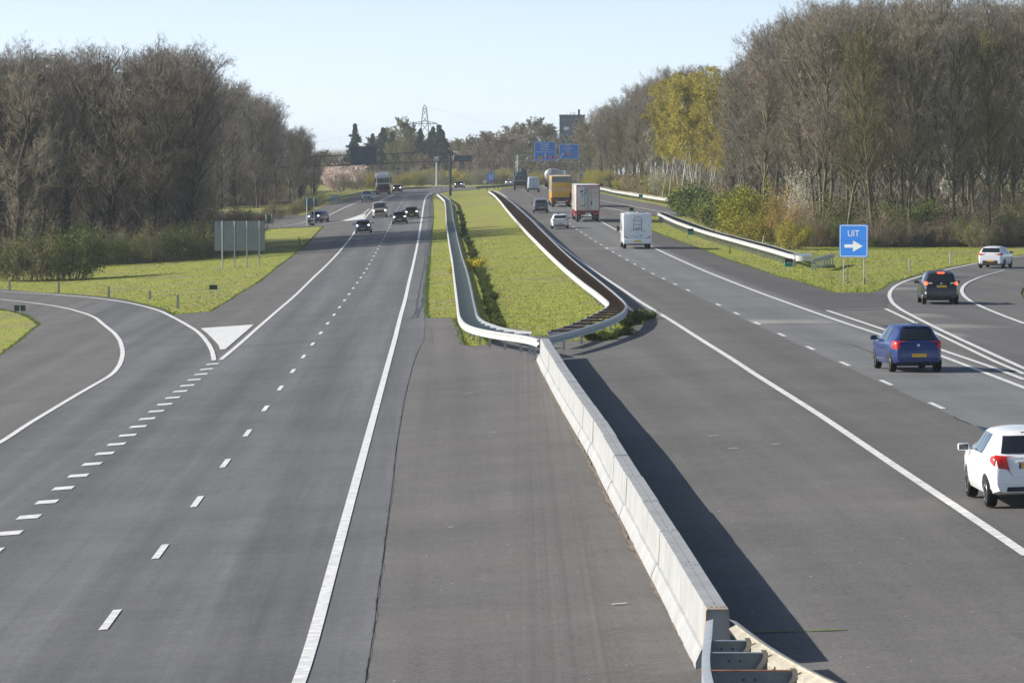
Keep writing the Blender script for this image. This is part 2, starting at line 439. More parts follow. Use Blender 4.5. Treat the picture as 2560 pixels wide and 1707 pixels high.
# ------------------------------------------------------------------ sheets that follow the ground
GX, GY = 1.5, 6.0
def inside(poly, x, y):
    c = np.zeros(len(x), bool); n = len(poly); j = n - 1
    for i in range(n):
        xi, yi = poly[i]; xj, yj = poly[j]
        if yi != yj:
            m = ((yi > y) != (yj > y)) & (x < (xj - xi) * (y - yi) / (yj - yi) + xi)
            c ^= m
        j = i
    return c
def dens(poly, step=4.0, jit=0.0):
    out = []
    n = len(poly)
    for i in range(n):
        a = np.array(poly[i]); b = np.array(poly[(i + 1) % n]); L = np.hypot(*(b - a))
        k = max(1, int(L / step))
        for q in range(k):
            p = a + (b - a) * q / k
            if jit and q > 0: p = p + RNG.normal(0, jit, 2) * (1, 0.3)
            out.append((float(p[0]), float(p[1])))
    return out
def sheet(name, poly, mat, off, holes=(), kind='structure', label=None, cat=None, jit=0.0, step=4.0):
    loops = [dens(poly, step, jit)] + [dens(h, step, jit) for h in holes]
    V = []; E = []
    for lp in loops:
        s0 = len(V); V += [Vector(p) for p in lp]
        E += [(s0 + i, s0 + (i + 1) % len(lp)) for i in range(len(lp))]
    A = np.array(loops[0])
    x0, x1, y0, y1 = A[:, 0].min(), A[:, 0].max(), A[:, 1].min(), A[:, 1].max()
    gx, gy = np.meshgrid(np.arange(math.ceil(x0 / GX) * GX, x1, GX), np.arange(math.ceil(y0 / GY) * GY, y1, GY))
    gx = gx.ravel(); gy = gy.ravel()
    ok = inside(loops[0], gx, gy)
    for h in loops[1:]: ok &= ~inside(h, gx, gy)
    V += [Vector((float(a), float(b))) for a, b in zip(gx[ok], gy[ok])]
    r = geometry.delaunay_2d_cdt(V, E, [], 0, 1e-5)
    vs = np.array([tuple(v) for v in r[0]]); fs = np.array([f for f in r[2] if len(f) == 3])
    cen = vs[fs].mean(axis=1)
    ok = inside(loops[0], cen[:, 0], cen[:, 1])
    for h in loops[1:]: ok &= ~inside(h, cen[:, 0], cen[:, 1])
    fs = fs[ok]
    z = g(vs[:, 0], vs[:, 1]) + off
    return finish_sheet(name, np.c_[vs, z], fs, mat, kind, label, cat)
def finish_sheet(name, v3, fs, mat, kind='structure', label=None, cat=None, parent=None):
    a = v3[fs[:, 1]] - v3[fs[:, 0]]; b = v3[fs[:, 2]] - v3[fs[:, 0]]
    nz = a[:, 0] * b[:, 1] - a[:, 1] * b[:, 0]
    fs = fs.copy(); fs[nz < 0] = fs[nz < 0][:, ::-1]
    me = np_mesh(name, v3, fs.ravel(), 3, mat)
    uv = me.uv_layers.new(name='lane')
    li = np.zeros(len(me.loops), np.int32); me.loops.foreach_get('vertex_index', li)
    co = np.zeros(len(me.vertices) * 3, np.float32); me.vertices.foreach_get('co', co); co = co.reshape(-1, 3)
    y = co[li, 1]; u = co[li, 0] - np.where(co[li, 0] < 1, XL(y), XR(y))
    uv.data.foreach_set('uv', np.c_[u, y].astype(np.float32).ravel())
    me.shade_smooth()
    o = link(name, me, parent)
    if not parent: tag(o, label, cat, None, kind)
    return o
def px(pts): return [tuple(P(*p)[:2]) if not (len(p) == 3 and p[0] == 'w') else (p[1], p[2]) for p in pts]
def resample(pts, step):
    p = np.array(pts, float); d = np.r_[0, np.cumsum(np.hypot(*np.diff(p[:, :2], axis=0).T))]
    n = max(2, int(round(d[-1] / step)) + 1); t = np.linspace(0, d[-1], n)
    return np.stack([np.interp(t, d, p[:, k]) for k in range(p.shape[1])], 1)
def smooth_line(pts, step=2.0, it=3):
    p = resample(pts, step)
    for _ in range(it):
        q = p.copy(); q[1:-1] = 0.25 * p[:-2] + 0.5 * p[1:-1] + 0.25 * p[2:]; p = q
    return p
def normals2(p):
    d = np.gradient(p[:, :2], axis=0); d /= np.maximum(np.hypot(d[:, 0], d[:, 1])[:, None], 1e-9)
    return np.c_[d[:, 1], -d[:, 0]]        # right-hand side of travel direction
MARK = dict(v=[], f=[], n=0)
class Marks:
    def __init__(s): s.v = []; s.f = []; s.n = 0
    def strip(s, line, w, off=0.024, step=2.0, it=3):
        p = smooth_line(line, step, it) if step else np.array(line)
        n = normals2(p); w = np.broadcast_to(w, (len(p),))
        a = p[:, :2] + n * w[:, None] / 2; b = p[:, :2] - n * w[:, None] / 2
        k = len(p)
        vv = np.concatenate([a, b]); s.v.append(np.c_[vv, g(vv[:, 0], vv[:, 1]) + off])
        i = np.arange(k - 1) + s.n
        s.f.append(np.c_[i, i + 1, i + 1 + k]); s.f.append(np.c_[i, i + 1 + k, i + k]); s.n += 2 * k
    def quad(s, c, hd, w, l, off=0.024):
        """rectangle centred at c along heading vector hd"""
        c = np.array(c[:2]); h = np.array(hd); h = h / np.hypot(*h)
        line = [c - h * l / 2, c, c + h * l / 2]
        s.strip(line, w, off, step=None)
    def poly(s, pts, off=0.024):
        V = [Vector(q) for q in dens(pts, 2.0)]
        r = geometry.delaunay_2d_cdt(V, [(i, (i + 1) % len(V)) for i in range(len(V))], [], 1, 1e-5)
        vs = np.array([tuple(q) for q in r[0]]); fs = np.array([f for f in r[2] if len(f) == 3])
        s.v.append(np.c_[vs, g(vs[:, 0], vs[:, 1]) + off]); s.f.append(fs + s.n); s.n += len(vs)
    def build(s, name, mat):
        return finish_sheet(name, np.concatenate(s.v), np.concatenate(s.f), mat)
# ================================================================== ground and roads
def terrain():
    xs = np.r_[-4000, -2000, -900, -400, -250, -160, -120, np.arange(-99, 99.1, GX), 120, 160, 250, 400, 900, 2000, 4000]
    ys = np.r_[-300, -100, 0, np.arange(24, 1201, GY), 1260, 1400, 1700, 2300, 3500, 6000]
    X, Y = np.meshgrid(xs, ys)
    Z = g(X, np.minimum(Y, 1300)) - 0.06
    v = np.c_[X.ravel(), Y.ravel(), Z.ravel()]
    nx = len(xs); i, j = np.meshgrid(np.arange(len(ys) - 1), np.arange(nx - 1), indexing='ij')
    a = (i * nx + j).ravel()
    f = np.c_[a, a + 1, a + 1 + nx, a + nx]
    me = np_mesh('ground', v, f.ravel(), 4, 'grass'); me.shade_smooth()
    tag(link('ground', me), kind='structure')
terrain()

A_ = lambda pts: Zm(0, 700, 3.672, pts)
B_ = lambda pts: Zm(1900, 600, 3.5636, pts)
D_ = lambda pts: Zm(1300, 460, 5.8725, pts)
E_ = lambda pts: Zm(1600, 500, 3.92, pts)
F_ = lambda pts: Zm(640, 460, 5.8725, pts)
M_ = lambda pts: Zm(1000, 460, 3.564, pts)
W = lambda x, y: ('w', x, y)

isl_left = [(136, 732), (245, 740.8), (313, 749), (367.6, 762.6), (403, 770.8), (424.8, 781.7), (441, 787), (463, 783), (498, 781.7),
            (525.6, 778.4), (544.7, 766.7), (571.9, 751.7), (607, 728.6), (640, 710), (691, 669.4), (735, 637), (776, 601), (793, 582.6), (808.6, 566)]
isl_left_top = [(788, 566), (759, 567.5), (708, 569.8), (664, 572.4)]
blob = [(0, 888), (13.6, 877), (40.8, 858), (73.5, 830.7), (81.7, 822.5), (100.8, 811.7), (92.6, 803.5), (71, 790), (41, 779), (0, 772)]
l2_far = [(682.6, 557), (759, 538), (793, 523), (819, 511), (853, 504), (904, 487), (940, 480), (1001, 474.4), (1067, 471), (1125, 469)]
gore_r = [(1628, 576.5), (1689, 599.5), (1753, 622.4), (1816.8, 648), (1880.6, 668.4), (1939.3, 688.8), (1998, 704), (2054, 722), (2084.7, 730.9),
          (2175, 731.3), (2203, 723.5), (2231, 705), (2306.9, 684), (2377, 666), (2441.6, 657.5), (2531, 642), (2560, 636.5)]
gore_r_top = [(1722, 541), (1651, 537.5), (1600, 541), (1568, 546)]
far_r = [(1722, 528), (1700, 524), (1640.6, 511), (1598, 503.5), (1555.4, 495.8), (1498.4, 482), (1460, 473)]
outer = ([W(-26, 30), W(-27, 120), W(-28, 165)] + blob + [W(-41, 292), W(-60, 325), W(-95, 350), W(-95, 365), W(-64, 352), W(-47, 332)] + isl_left + isl_left_top
         + [W(-45, 588), W(-70, 600), W(-100, 606), W(-100, 624), W(-70, 618), W(-46, 606)] + l2_far[1:]
         + [W(-2, 1010), W(16, 1060), W(60, 1110), W(97, 1140), W(97, 1118), W(62, 1085), W(26, 1030)])
isl_med = ([(1073.4, 639), (1067.6, 691.8), (1064.5, 737.8), (1066, 788), (1071, 794), (1100, 794.4), (1134.7, 795.3), (1143, 813.5), (1160, 861), (1174, 865.4),
            (1224.5, 861), (1236, 850), (1262, 842), (1345, 838), (1375, 842), (1392, 856), (1428, 852), (1471, 852), (1518, 852), (1545, 846), (1562, 828),
            (1592, 812), (1628.5, 799), (1618, 786), (1597.6, 775)]
           + [W(*[(lambda v: (float(v.x) + .12, float(v.y)))(P(*q, .75))[k_] for k_ in (0, 1)]) for q in [(1558.4, 751.8), (1533, 729.4), (1491, 696), (1420.9, 639.6), (1364.8, 586.3), (1322.7, 544.2), (1280.6, 507), (1252.5, 487), (1238.5, 480)]]
           + [(1253.6, 473), (1288, 468.6)] + [W(13, 1008), W(8, 1010)] + [(1288, 465.2), (1250, 468.2), (1215, 471), (1170, 475), (1120, 479), (1085, 485), (1077, 490),
            (1081, 500), (1082.3, 511.4), (1082, 552), (1077, 593)])
right_side = ([(1460, 473), (1498.4, 482)][::-1])
outer_px = outer + [W(22, 1005), W(17, 960)] + far_r[::-1][0:] + [W(45, 560), W(80, 590), W(80, 575), W(47, 535)] + gore_r_top + gore_r + [W(60, 322), W(97, 342), W(97, 325), W(62, 300), W(42, 262)] \
    + [(2556, 720), (2552, 733), (2562, 748)] + [W(27.5, 185), W(26, 150), W(24.5, 100), W(23, 30)]
OUT = px(outer_px)
MED = px(isl_med)
sheet('road', OUT, 'asphalt_mid', 0.0, holes=[MED], jit=0.02)

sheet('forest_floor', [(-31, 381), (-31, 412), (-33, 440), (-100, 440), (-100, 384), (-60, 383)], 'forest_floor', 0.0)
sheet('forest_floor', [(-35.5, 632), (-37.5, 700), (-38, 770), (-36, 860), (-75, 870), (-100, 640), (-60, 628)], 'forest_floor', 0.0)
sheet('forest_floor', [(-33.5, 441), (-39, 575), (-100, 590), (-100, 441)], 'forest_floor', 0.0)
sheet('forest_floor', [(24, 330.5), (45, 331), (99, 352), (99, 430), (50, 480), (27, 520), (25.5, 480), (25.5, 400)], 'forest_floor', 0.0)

# line geometry in plan
def edge_line(pts): return px(pts)
L1 = [(753.8, 1707), (837, 1400), (911, 1127), (989.4, 840), (1000.2, 794.4), (1011.7, 754.6), (1022.1, 707.1), (1033.1, 661.2), (1042.6, 616.8), (1047.5, 590),
      (1051, 567.6), (1054.7, 545.9), (1057.5, 522.9), (1062.6, 498), (1069, 488.5), (1080, 483.5)]
L2 = [(551.5, 900.2), (600, 860), (640, 823.9), (695, 776), (743, 734.7), (790, 688), (825, 655), (845.6, 632.9), (873, 600), (885.2, 582.6), (898, 565), (911.4, 547.1), (928, 526.7), (943, 511), (956, 500.2), (977.8, 490.6), (985.4, 487)]
L3 = A_([(0, 105), (250, 120), (500, 135), (800, 160), (1000, 183), (1200, 215), (1350, 250), (1480, 290), (1600, 350), (1700, 405), (1800, 465), (1870, 530), (1920, 600), (1950, 660), (1965, 740)])
L4 = A_([(0, 178), (250, 205), (500, 240), (650, 270), (800, 315), (880, 350), (950, 410), (1050, 490), (1100, 555), (1125, 640), (1125, 700), (1100, 780), (1050, 850), (1000, 890), (900, 945), (700, 1060), (500, 1180), (250, 1330), (0, 1500)])
R1 = [(1234, 477.5), (1243, 480), (1254.8, 486), (1266.3, 494), (1281.6, 506), (1300, 522.2), (1334, 553), (1373, 592), (1419, 628.6), (1470.3, 667), (1555.4, 724), (1600, 755), (1674.4, 800), (1760, 855), (1829.6, 898), (1880, 932),
      (1900, 944.5), (2048.7, 1038), (2166, 1118), (2292.6, 1204), (2431.6, 1296), (2570, 1391)]
R3 = [(1358, 466.9), (1373, 475.3), (1400, 494), (1440, 519), (1504, 555), (1541.8, 576), (1585, 597), (1627, 616.7), (1727.6, 663.3), (1855, 715.6), (1900, 733), (1982.7, 763), (2110, 808), (2203, 838), (2349, 889), (2461, 932.5), (2556.6, 969)]
far_b = [(1440, 505), (1470, 511.5), (1511, 518.7), (1546, 525.5), (1590, 535.6)]
far_c = [(1440, 489), (1498.4, 501.4), (1555.4, 511), (1581, 516.2), (1654, 529.8), (1690, 534), (1716, 538)]
ex_d = B_([(2352, 145), (2240, 157), (1920, 213), (1700, 257), (1470, 315), (1290, 370), (1200, 415), (1160, 460), (1150, 505), (1180, 565), (1250, 620), (1400, 700), (1600, 800), (1800, 895), (2050, 1010), (2345, 1145)])
ex_e = B_([(1117, 615), (1380, 740), (1530, 815), (1800, 945), (2060, 1072), (2250, 1153), (2360, 1200)])
ex_f = B_([(600, 632), (1100, 800), (1600, 978), (1900, 1080), (2090, 1143), (2360, 1250)])
ex_g = B_([(570, 628), (850, 620), (1117, 613)])
ex_h = B_([(2180, 272), (1980, 325), (1850, 380), (1805, 420), (1795, 460), (1815, 500), (1870, 545), (2000, 610), (2200, 690), (2356, 747)])
lf_a = [(946, 489), (902.5, 503), (840, 530), (815.5, 542), (770, 554), (740, 561.4), (705, 566.4)]
lf_b = [(923, 523), (909, 535), (882, 545), (853, 553.7), (830, 557.5), (807, 561)]

# overlays of different surfacing
def extend(ln, w): return [W(*w)] + ln
def plan(l): return [tuple(q) for q in px(l)]
CRK = [(1062, 812), (1060, 850), (1045, 876), (1031, 915), (1010, 1000), (993, 1100), (978, 1230), (965, 1330), (957, 1400), (944, 1480), (936, 1560), (924, 1630), (914, 1700)]
lane_left = plan([W(-1.9, 30)]) + plan(CRK[::-1]) + plan([(1060, 770), (1064, 700), (1069, 640), (1074, 590), (1078, 540), (1078, 500), (1079, 490), (1088, 483.5)])
sheet('left_carriageway', lane_left + plan([(1110, 478), (1125, 472.5)]) + plan([(1067, 474), (1001, 477.5), (985.4, 485)]) + plan(L2[::-1])[2:-2] + plan(
      A_([(2025, 735), (1965, 745), (1950, 660), (1920, 600), (1870, 530), (1800, 465), (1700, 405), (1600, 350), (1480, 290), (1350, 250), (1200, 215), (1000, 183)])) + plan(L4)[3:] + plan([W(-15.6, 100), W(-15.2, 30)]),
      'asphalt_left', 0.010)
XRd = lambda y: float(XR(y))
r2 = [(XRd(y) - 0.15, y) for y in range(30, 560, 8)]
sheet('right_lane', r2 + plan([(1400, 496), (1440, 521), (1504, 557)])[::1] + [(x + 0.45, y) for x, y in plan(R3)[6:]] + [(15.6, 104), (16.6, 60), (17.2, 30)], 'asphalt_light', 0.010)
sheet('hard_shoulder', [(x + 0.9, y) for x, y in plan([(1541.8, 577), (1627, 617), (1727.6, 664), (1855, 716), (1982.7, 764)])] + plan([(2060, 777), (2213, 773.5), (2222, 750), (2215, 737)]) +
      plan([(2190, 733), (2160, 733.5), (2084, 733.5), (2054, 725), (1998, 707), (1939.3, 692), (1880.6, 671.5), (1816.8, 651), (1753, 625.5), (1689, 602), (1628, 579), (1590, 560)]), 'asphalt_dark', 0.010)
sheet('exit_ramp', plan(ex_d)[::-1][1:] + plan([W(42, 318)]) + plan([W(46, 300)]) + plan(ex_h) + [(21.0, 150), (20.0, 125), (16.6, 121)], 'asphalt_ramp', 0.010)

mk = Marks()
for ln in (L1, L2, L3, L4, R1, R3, far_b, far_c, ex_d, ex_f): 
    p = plan(ln)
    if ln is L1: p = [(-3.05, 40)] + p
    if ln is L4: p = p + [(-15.6, 100)]
    if ln is R3: p = p + [(15.15, 106)]
    if ln is ex_d: p = p + [(16.4, 119)]
    mk.strip(p, 0.20, step=1.5 if ln in (L3, L4, ex_d) else 3.0)
mk.strip(plan(ex_e) , 0.18, step=1.5); mk.strip(plan(ex_g), 0.12, step=1.0, it=1)
hh = smooth_line(plan(ex_h), 1.5, 3)
mk.strip([tuple(q) for q in hh], np.interp(np.arange(len(hh)), [0, len(hh) * 0.4, len(hh)], [0.10, 0.20, 0.20]), step=None)
mk.strip(plan(lf_a), 0.20, step=3.0); mk.strip(plan(lf_b), 0.20, step=3.0)
# lane dashes 3 m long every 12 m
for i in range(-2, 62):
    y = 66.3 + 12 * i; x = float(XL(y))
    if y < 40 or y > 760: continue
    mk.strip([(float(XL(y - 1.5)), y - 1.5), (x, y), (float(XL(y + 1.5)), y + 1.5)], 0.15, step=None)
for i in range(-5, 52):
    if i == 8: continue
    y = 108.6 + 12 * i
    mk.strip([(float(XR(y - 1.5)), y - 1.5), (float(XR(y)), y), (float(XR(y + 1.5)), y + 1.5)], 0.15, step=None)
# block markings of the merging lane
blk = A_([(1951, 775), (1897, 822), (1843, 869), (1782, 919), (1720, 972), (1654, 1026), (1585, 1084), (1513, 1145), (1436, 1209), (1352, 1278), (1268, 1350), (1172, 1430), (1069, 1512)]) \
    + Zm(0, 1100, 5.2267, [(1370, 182), (1203, 320), (1023, 473), (827, 637), (612, 817), (378, 1013), (130, 1225), (-130, 1455)])
for q in blk:
    c = P(*q); mk.quad(c, (-0.018, 1), 0.50, 1.0)
mk.poly(plan(A_([(1843, 446), (2330, 412), (2070, 638), (2020, 642), (2005, 600), (1950, 540), (1900, 490)])))
mk.poly(plan(Zm(840, 440, 7.84, [(60, 893), (250, 845), (420, 790), (590, 745), (535, 850), (300, 878)])))
mk.build('road_marking', 'road_paint')

# tar seams and cracks
def crack(pts, w, name, step=0.7, jit=0.05, off=0.018, mat='tar'):
    c = Marks(); p = resample(plan(pts), step)
    p[:, 0] += RNG.normal(0, jit, len(p)) * 0.6
    p = smooth_line(p, step, 1)
    ww = w * (0.35 + 0.9 * RNG.random(len(p)))
    c.strip([tuple(q) for q in p], ww, off, step=None); return c.build(name, mat)
N_ = lambda pts: Zm(740, 600, 6.533, pts)
crack(Zm(840, 440, 7.84, [(1835, 430), (1830, 700), (1805, 1000), (1770, 1300), (1740, 1560)]) + N_([(2105, 300), (2060, 600), (2010, 830), (1980, 1050), (1950, 1220), (1885, 1290)]), 0.10, 'road_seam', 1.5, 0.06)
crack(Zm(840, 440, 7.84, [(1868, 430), (1858, 700), (1850, 1000), (1825, 1250), (1790, 1560)]) + N_([(2150, 250), (2115, 600), (2075, 900), (2045, 1100), (1995, 1270)]), 0.16, 'road_seam', 1.5, 0.12)
crack([(1066, 812), (1082, 838), (1080, 858), (1045, 876), (1031, 915), (1010, 1000), (993, 1100), (978, 1230), (965, 1330), (957, 1400), (944, 1480), (936, 1560), (924, 1630), (914, 1700)], 0.011, 'road_crack', 0.35, 0.03, off=0.018)
crack(B_([(800, 930), (900, 965), (1025, 1015)]), 0.05, 'road_crack', 0.6, 0.10)
crack(Zm(2380, 1040, 6.03, [(0, 10), (130, 70), (230, 110), (300, 145), (345, 130)]), 0.05, 'road_crack', 0.5, 0.10)
crack([(1862, 1582), (1950, 1580), (2040, 1577), (2115, 1575)], 0.09, 'road_crack', 0.3, 0.04, mat='grass_blade_dark')

plain('road_dirt', (0.17, 0.135, 0.10), 0.95, noise=0.4, nscale=3)
plain('road_stain', (0.085, 0.082, 0.080), 0.8, noise=0.25, nscale=2)
plain('road_patch', (0.150, 0.147, 0.142), 0.85, noise=0.2, nscale=4)
crack([(1334, 894), (1352, 935), (1382, 992), (1430, 1078), (1476, 1160), (1512, 1232), (1590, 1385), (1632, 1458), (1686, 1552), (1748, 1672), (1765, 1705)], 0.10, 'road_dirt', 0.25, 0.05, mat='road_dirt')

# scattered litter and grit on the paved median
lit = Marks()
for q, s in [((1171, 985), .30), ((1535, 1480 - 0), .0), ((1783, 1091), .25), ((1940, 1112), .22), ((1833, 1123), .2), ((1234, 1082), .1), ((1127, 1320), .1), ((1548, 1512), .25),
             ((214, 892), .35), ((104, 812), .25), ((107, 821), .15), ((1100, 870), .12), ((1517, 884), .15)]:
    if s: lit.quad(P(*q), (1, 0.12), 0.06 if s < .2 else 0.07, s, 0.03)
for _ in range(260):
    y = 46 + 110 * RNG.random() ** 1.5; x = RNG.uniform(-2.6, float(XR(y)) - 4)
    if -0.6 < x - 2.2 < 0.9: continue
    lit.quad((x, y), (RNG.random(), RNG.random() - .5), RNG.uniform(.012, .03), RNG.uniform(.015, .05), 0.03)
lo = lit.build('litter', 'post_white'); lo['kind'] = 'stuff'; tag(lo, 'scattered pale grit and scraps on the paved median strip', 'litter')

# ------------------------------------------------------------------ grass tufts
def tufts(name, pts, h0, h1, mat, label, per=3, w=0.02):
    n = len(pts); k = n * per
    base = np.repeat(pts, per, 0) + np.c_[RNG.normal(0, .05, (k, 2)), np.zeros(k)]
    a = RNG.uniform(0, 2 * np.pi, k); h = RNG.uniform(h0, h1, k); lean = RNG.normal(0, .35, (k, 2)) * h[:, None]
    ww = np.c_[np.cos(a), np.sin(a), np.zeros(k)] * (w * RNG.uniform(.6, 1.5, k))[:, None]
    v = np.stack([base - ww, base + ww, base + np.c_[lean, h]], 1).reshape(-1, 3)
    me = np_mesh(name, v, np.arange(len(v)), 3, mat)
    return tag(link(name, me), label, 'grass', kind='stuff')
def fill(poly, n, ymax=None):
    A = np.array(poly); x0, x1, y0, y1 = A[:, 0].min(), A[:, 0].max(), A[:, 1].min(), A[:, 1].max()
    if ymax: y1 = ymax
    t = RNG.random(n * 4) ** 1.6
    x = RNG.uniform(x0, x1, n * 4); y = y0 + (y1 - y0) * t
    ok = inside(dens(poly, 5), x, y); x, y = x[ok][:n], y[ok][:n]
    return np.c_[x, y, g(x, y) - 0.06]
def edge_pts(line, side, spread, per_m):
    p = resample(px(line), 1.0 / per_m); n = normals2(p); o = side * np.abs(RNG.normal(0, spread, len(p))) - side * 0.05
    x = p[:, 0] + n[:, 0] * o + RNG.normal(0, .05, len(p)); y = p[:, 1] + n[:, 1] * o
    return np.c_[x, y, g(x, y) - 0.06]
gorepoly = px(isl_left) + [(-24, 400), (-60, 400), (-60, 345)]
rgore = px(gore_r) + [(40, 330), (26, 340), (24, 420), (22, 480)] + px(gore_r_top)
bl = px(blob) + [(-45, 270), (-40, 190)]
tufts('grass_median', fill(MED, 24000, 420), .02, .06, 'grass_blade', 'short green grass on the median island between the guardrails', 2, .022)
tufts('grass_gore', fill(gorepoly, 14000), .02, .07, 'grass_blade', 'yellow-green grass on the left gore between ramp and motorway', 2, .03)
tufts('grass_exit', fill(rgore, 16000), .02, .07, 'grass_blade', 'mown grass around the blue exit sign on the right', 2, .03)
tufts('grass_verge', fill(bl, 2500), .02, .06, 'grass_blade', 'small patch of verge grass at the left edge of the ramp', 2, .022)
ed = np.concatenate([edge_pts(isl_med[:20], 0.3, .12, 14), edge_pts(isl_med[20:28], .3, .2, 14), edge_pts(isl_left, .3, .15, 14), edge_pts(gore_r, .3, .15, 14), edge_pts(blob, .3, .12, 14)])
tufts('grass_edge', ed, .04, .12, 'grass_blade_dark', 'darker ragged grass growing over the edges of the asphalt', 3, .03)
# ================================================================== guardrails and barrier
WB = [(-0.0, 0.155), (0.075, 0.125), (0.075, 0.075), (0.0, 0.03), (0.0, -0.03), (0.075, -0.075), (0.075, -0.125), (0.0, -0.155)]
def sweep(name, line3, nrm, mat, parent, prof=WB, side=1, top=0.60, thick=0.006):
    """W-shaped beam along a 3D line; prof (out, up)"""
    v = []; f = []; k = len(prof)
    pr = [(o * side, u) for o, u in prof] + [(o * side - thick * side * 2, u) for o, u in prof[::-1]]
    k = len(pr)
    for p, n in zip(line3, nrm):
        for o, u in pr: v.append((p[0] + n[0] * o, p[1] + n[1] * o, p[2] + top + u))
    for i in range(len(line3) - 1):
        for j in range(k):
            a = i * k + j; b = i * k + (j + 1) % k
            f.append((a, b, b + k, a + k))
    f.append(tuple(range(k))); f.append(tuple((len(line3) - 1) * k + j for j in range(k - 1, -1, -1)))
    m = MB(); m.add(v, f); return m.build(name, mat, parent, smooth=50)
def rail_line(pts, h=0.75, step=2.0, it=2):
    p = [tuple(P(*q, h)[:2]) if not q[0] == 'w' else (q[1], q[2]) for q in pts]
    p = smooth_line(p, step, it)
    return np.c_[p, g(p[:, 0], p[:, 1])]
def guard(name, label, near, far, mat1, mat2, rung_mat, post_mat, rung_step=2.67, post_step=4.0, sides=(1, -1), posts_on=None, inner_prof=True, group=None, it=2, rung_h=0.12):
    """double-sided guardrail: two W beams joined by cross spacers on posts"""
    a = rail_line(near, it=it); b = rail_line(far, it=it) if far is not None else None
    c0 = a[0]
    root = empty(name, (float(c0[0]), float(c0[1]), float(c0[2])), 0, label, 'guardrail', group)
    loc = Vector(root.location)
    def L(p): return p - np.array(loc)
    na = normals2(a)
    o1 = sweep('rail', L(a), na, mat1, root, side=sides[0])
    if b is not None: o2 = sweep('rail', L(b), normals2(b), mat2, root, side=sides[1])
    # cross spacers
    La = np.r_[0, np.cumsum(np.hypot(*np.diff(a[:, :2], axis=0).T))]
    n = int(La[-1] / rung_step)
    rung_proto = None; rest = MB(); cnt = 0
    order = []
    for i in range(n + 1):
        t = La[-1] * i / max(n, 1)
        p = np.array([np.interp(t, La, a[:, k]) for k in range(3)])
        if b is not None:
            tb = t / La[-1]
            Lb = np.r_[0, np.cumsum(np.hypot(*np.diff(b[:, :2], axis=0).T))]
            # nearest point on the other rail
            q = b[np.argmin(np.hypot(b[:, 0] - p[0], b[:, 1] - p[1]))].copy()
            dd = b[:, :2] - p[:2]; j = int(np.argmin((dd ** 2).sum(1)))
            for jj in (j - 1, j):
                if 0 <= jj < len(b) - 1:
                    s = b[jj + 1, :2] - b[jj, :2]; tt = np.dot(p[:2] - b[jj, :2], s) / max(np.dot(s, s), 1e-9)
                    if 0 <= tt <= 1: q = b[jj] + (b[jj + 1] - b[jj]) * tt
            order.append((p, q))
    order.sort(key=lambda e: e[0][1])
    pieces = []
    for i, (p, q) in enumerate(order):
        d = q - p; ln = float(np.hypot(d[0], d[1]))
        if ln > 2.2: continue
        pieces.append((p, q, ln, math.atan2(d[1], d[0])))
    def rung_mb(ln):
        m = MB(); w = 0.035
        m.box(0, ln, -w, w, 0.70, 0.712); m.box(0, ln, -w, -w + .008, 0.70 - rung_h, 0.70); m.box(0, ln, -w, w, 0.70 - rung_h - .01, 0.70 - rung_h)
        return m
    if pieces:
        proto = rung_mb(1.0).build('crossbar', rung_mat, root)
        first = True
        for p, q, ln, an in pieces[:100]:
            o = proto if first else proto.copy()
            if not first: COL.objects.link(o)
            first = False
            o.parent = root; o.location = (p[0] - loc.x, p[1] - loc.y, p[2] - loc.z); o.rotation_euler = (0, 0, an); o.scale = (ln, 1, 1)
        if len(pieces) > 100:
            r = MB()
            for p, q, ln, an in pieces[100:]:
                t = rung_mb(ln); ca, sa = math.cos(an), math.sin(an)
                r.add([(v[0] * ca - v[1] * sa + p[0] - loc.x, v[0] * sa + v[1] * ca + p[1] - loc.y, v[2] + p[2] - loc.z) for v in t.v], t.f)
            o = r.build('crossbar', rung_mat, root); o['kind'] = 'stuff'
    # posts
    n = max(1, int(La[-1] / post_step)); pb = MB(); pb.box(-.05, .05, -.03, .03, -.1, .62)
    pb.box(-.05, -.04, -.05, .05, -.1, .62)
    proto = pb.build('post', post_mat, root); pl = []
    for i in range(n + 1):
        t = min(La[-1] * (i + .3) / n, La[-1])
        p = np.array([np.interp(t, La, a[:, k]) for k in range(3)])
        nn = np.array([np.interp(t, La, na[:, k]) for k in range(2)])
        off = -0.10 * sides[0] if b is None else 0
        if b is not None:
            j = int(np.argmin(((b[:, :2] - p[:2]) ** 2).sum(1))); p = 0.5 * (p + b[j]) if posts_on != 'near' else p + (b[j] - p) * 0.12
        else: p = p + np.r_[nn * off, 0]
        pl.append(p)
    pl.sort(key=lambda e: e[1])
    for i, p in enumerate(pl[:100]):
        o = proto if i == 0 else proto.copy()
        if i: COL.objects.link(o)
        o.parent = root; o.location = (p[0] - loc.x, p[1] - loc.y, float(g(p[0], p[1])) - loc.z)
    if len(pl) > 100:
        r = MB()
        for p in pl[100:]: r.box(p[0] - .05 - loc.x, p[0] + .05 - loc.x, p[1] - .03 - loc.y, p[1] + .03 - loc.y, p[2] - loc.z - .1, p[2] - loc.z + .62)
        o = r.build('post', post_mat, root); o['kind'] = 'stuff'
    return root

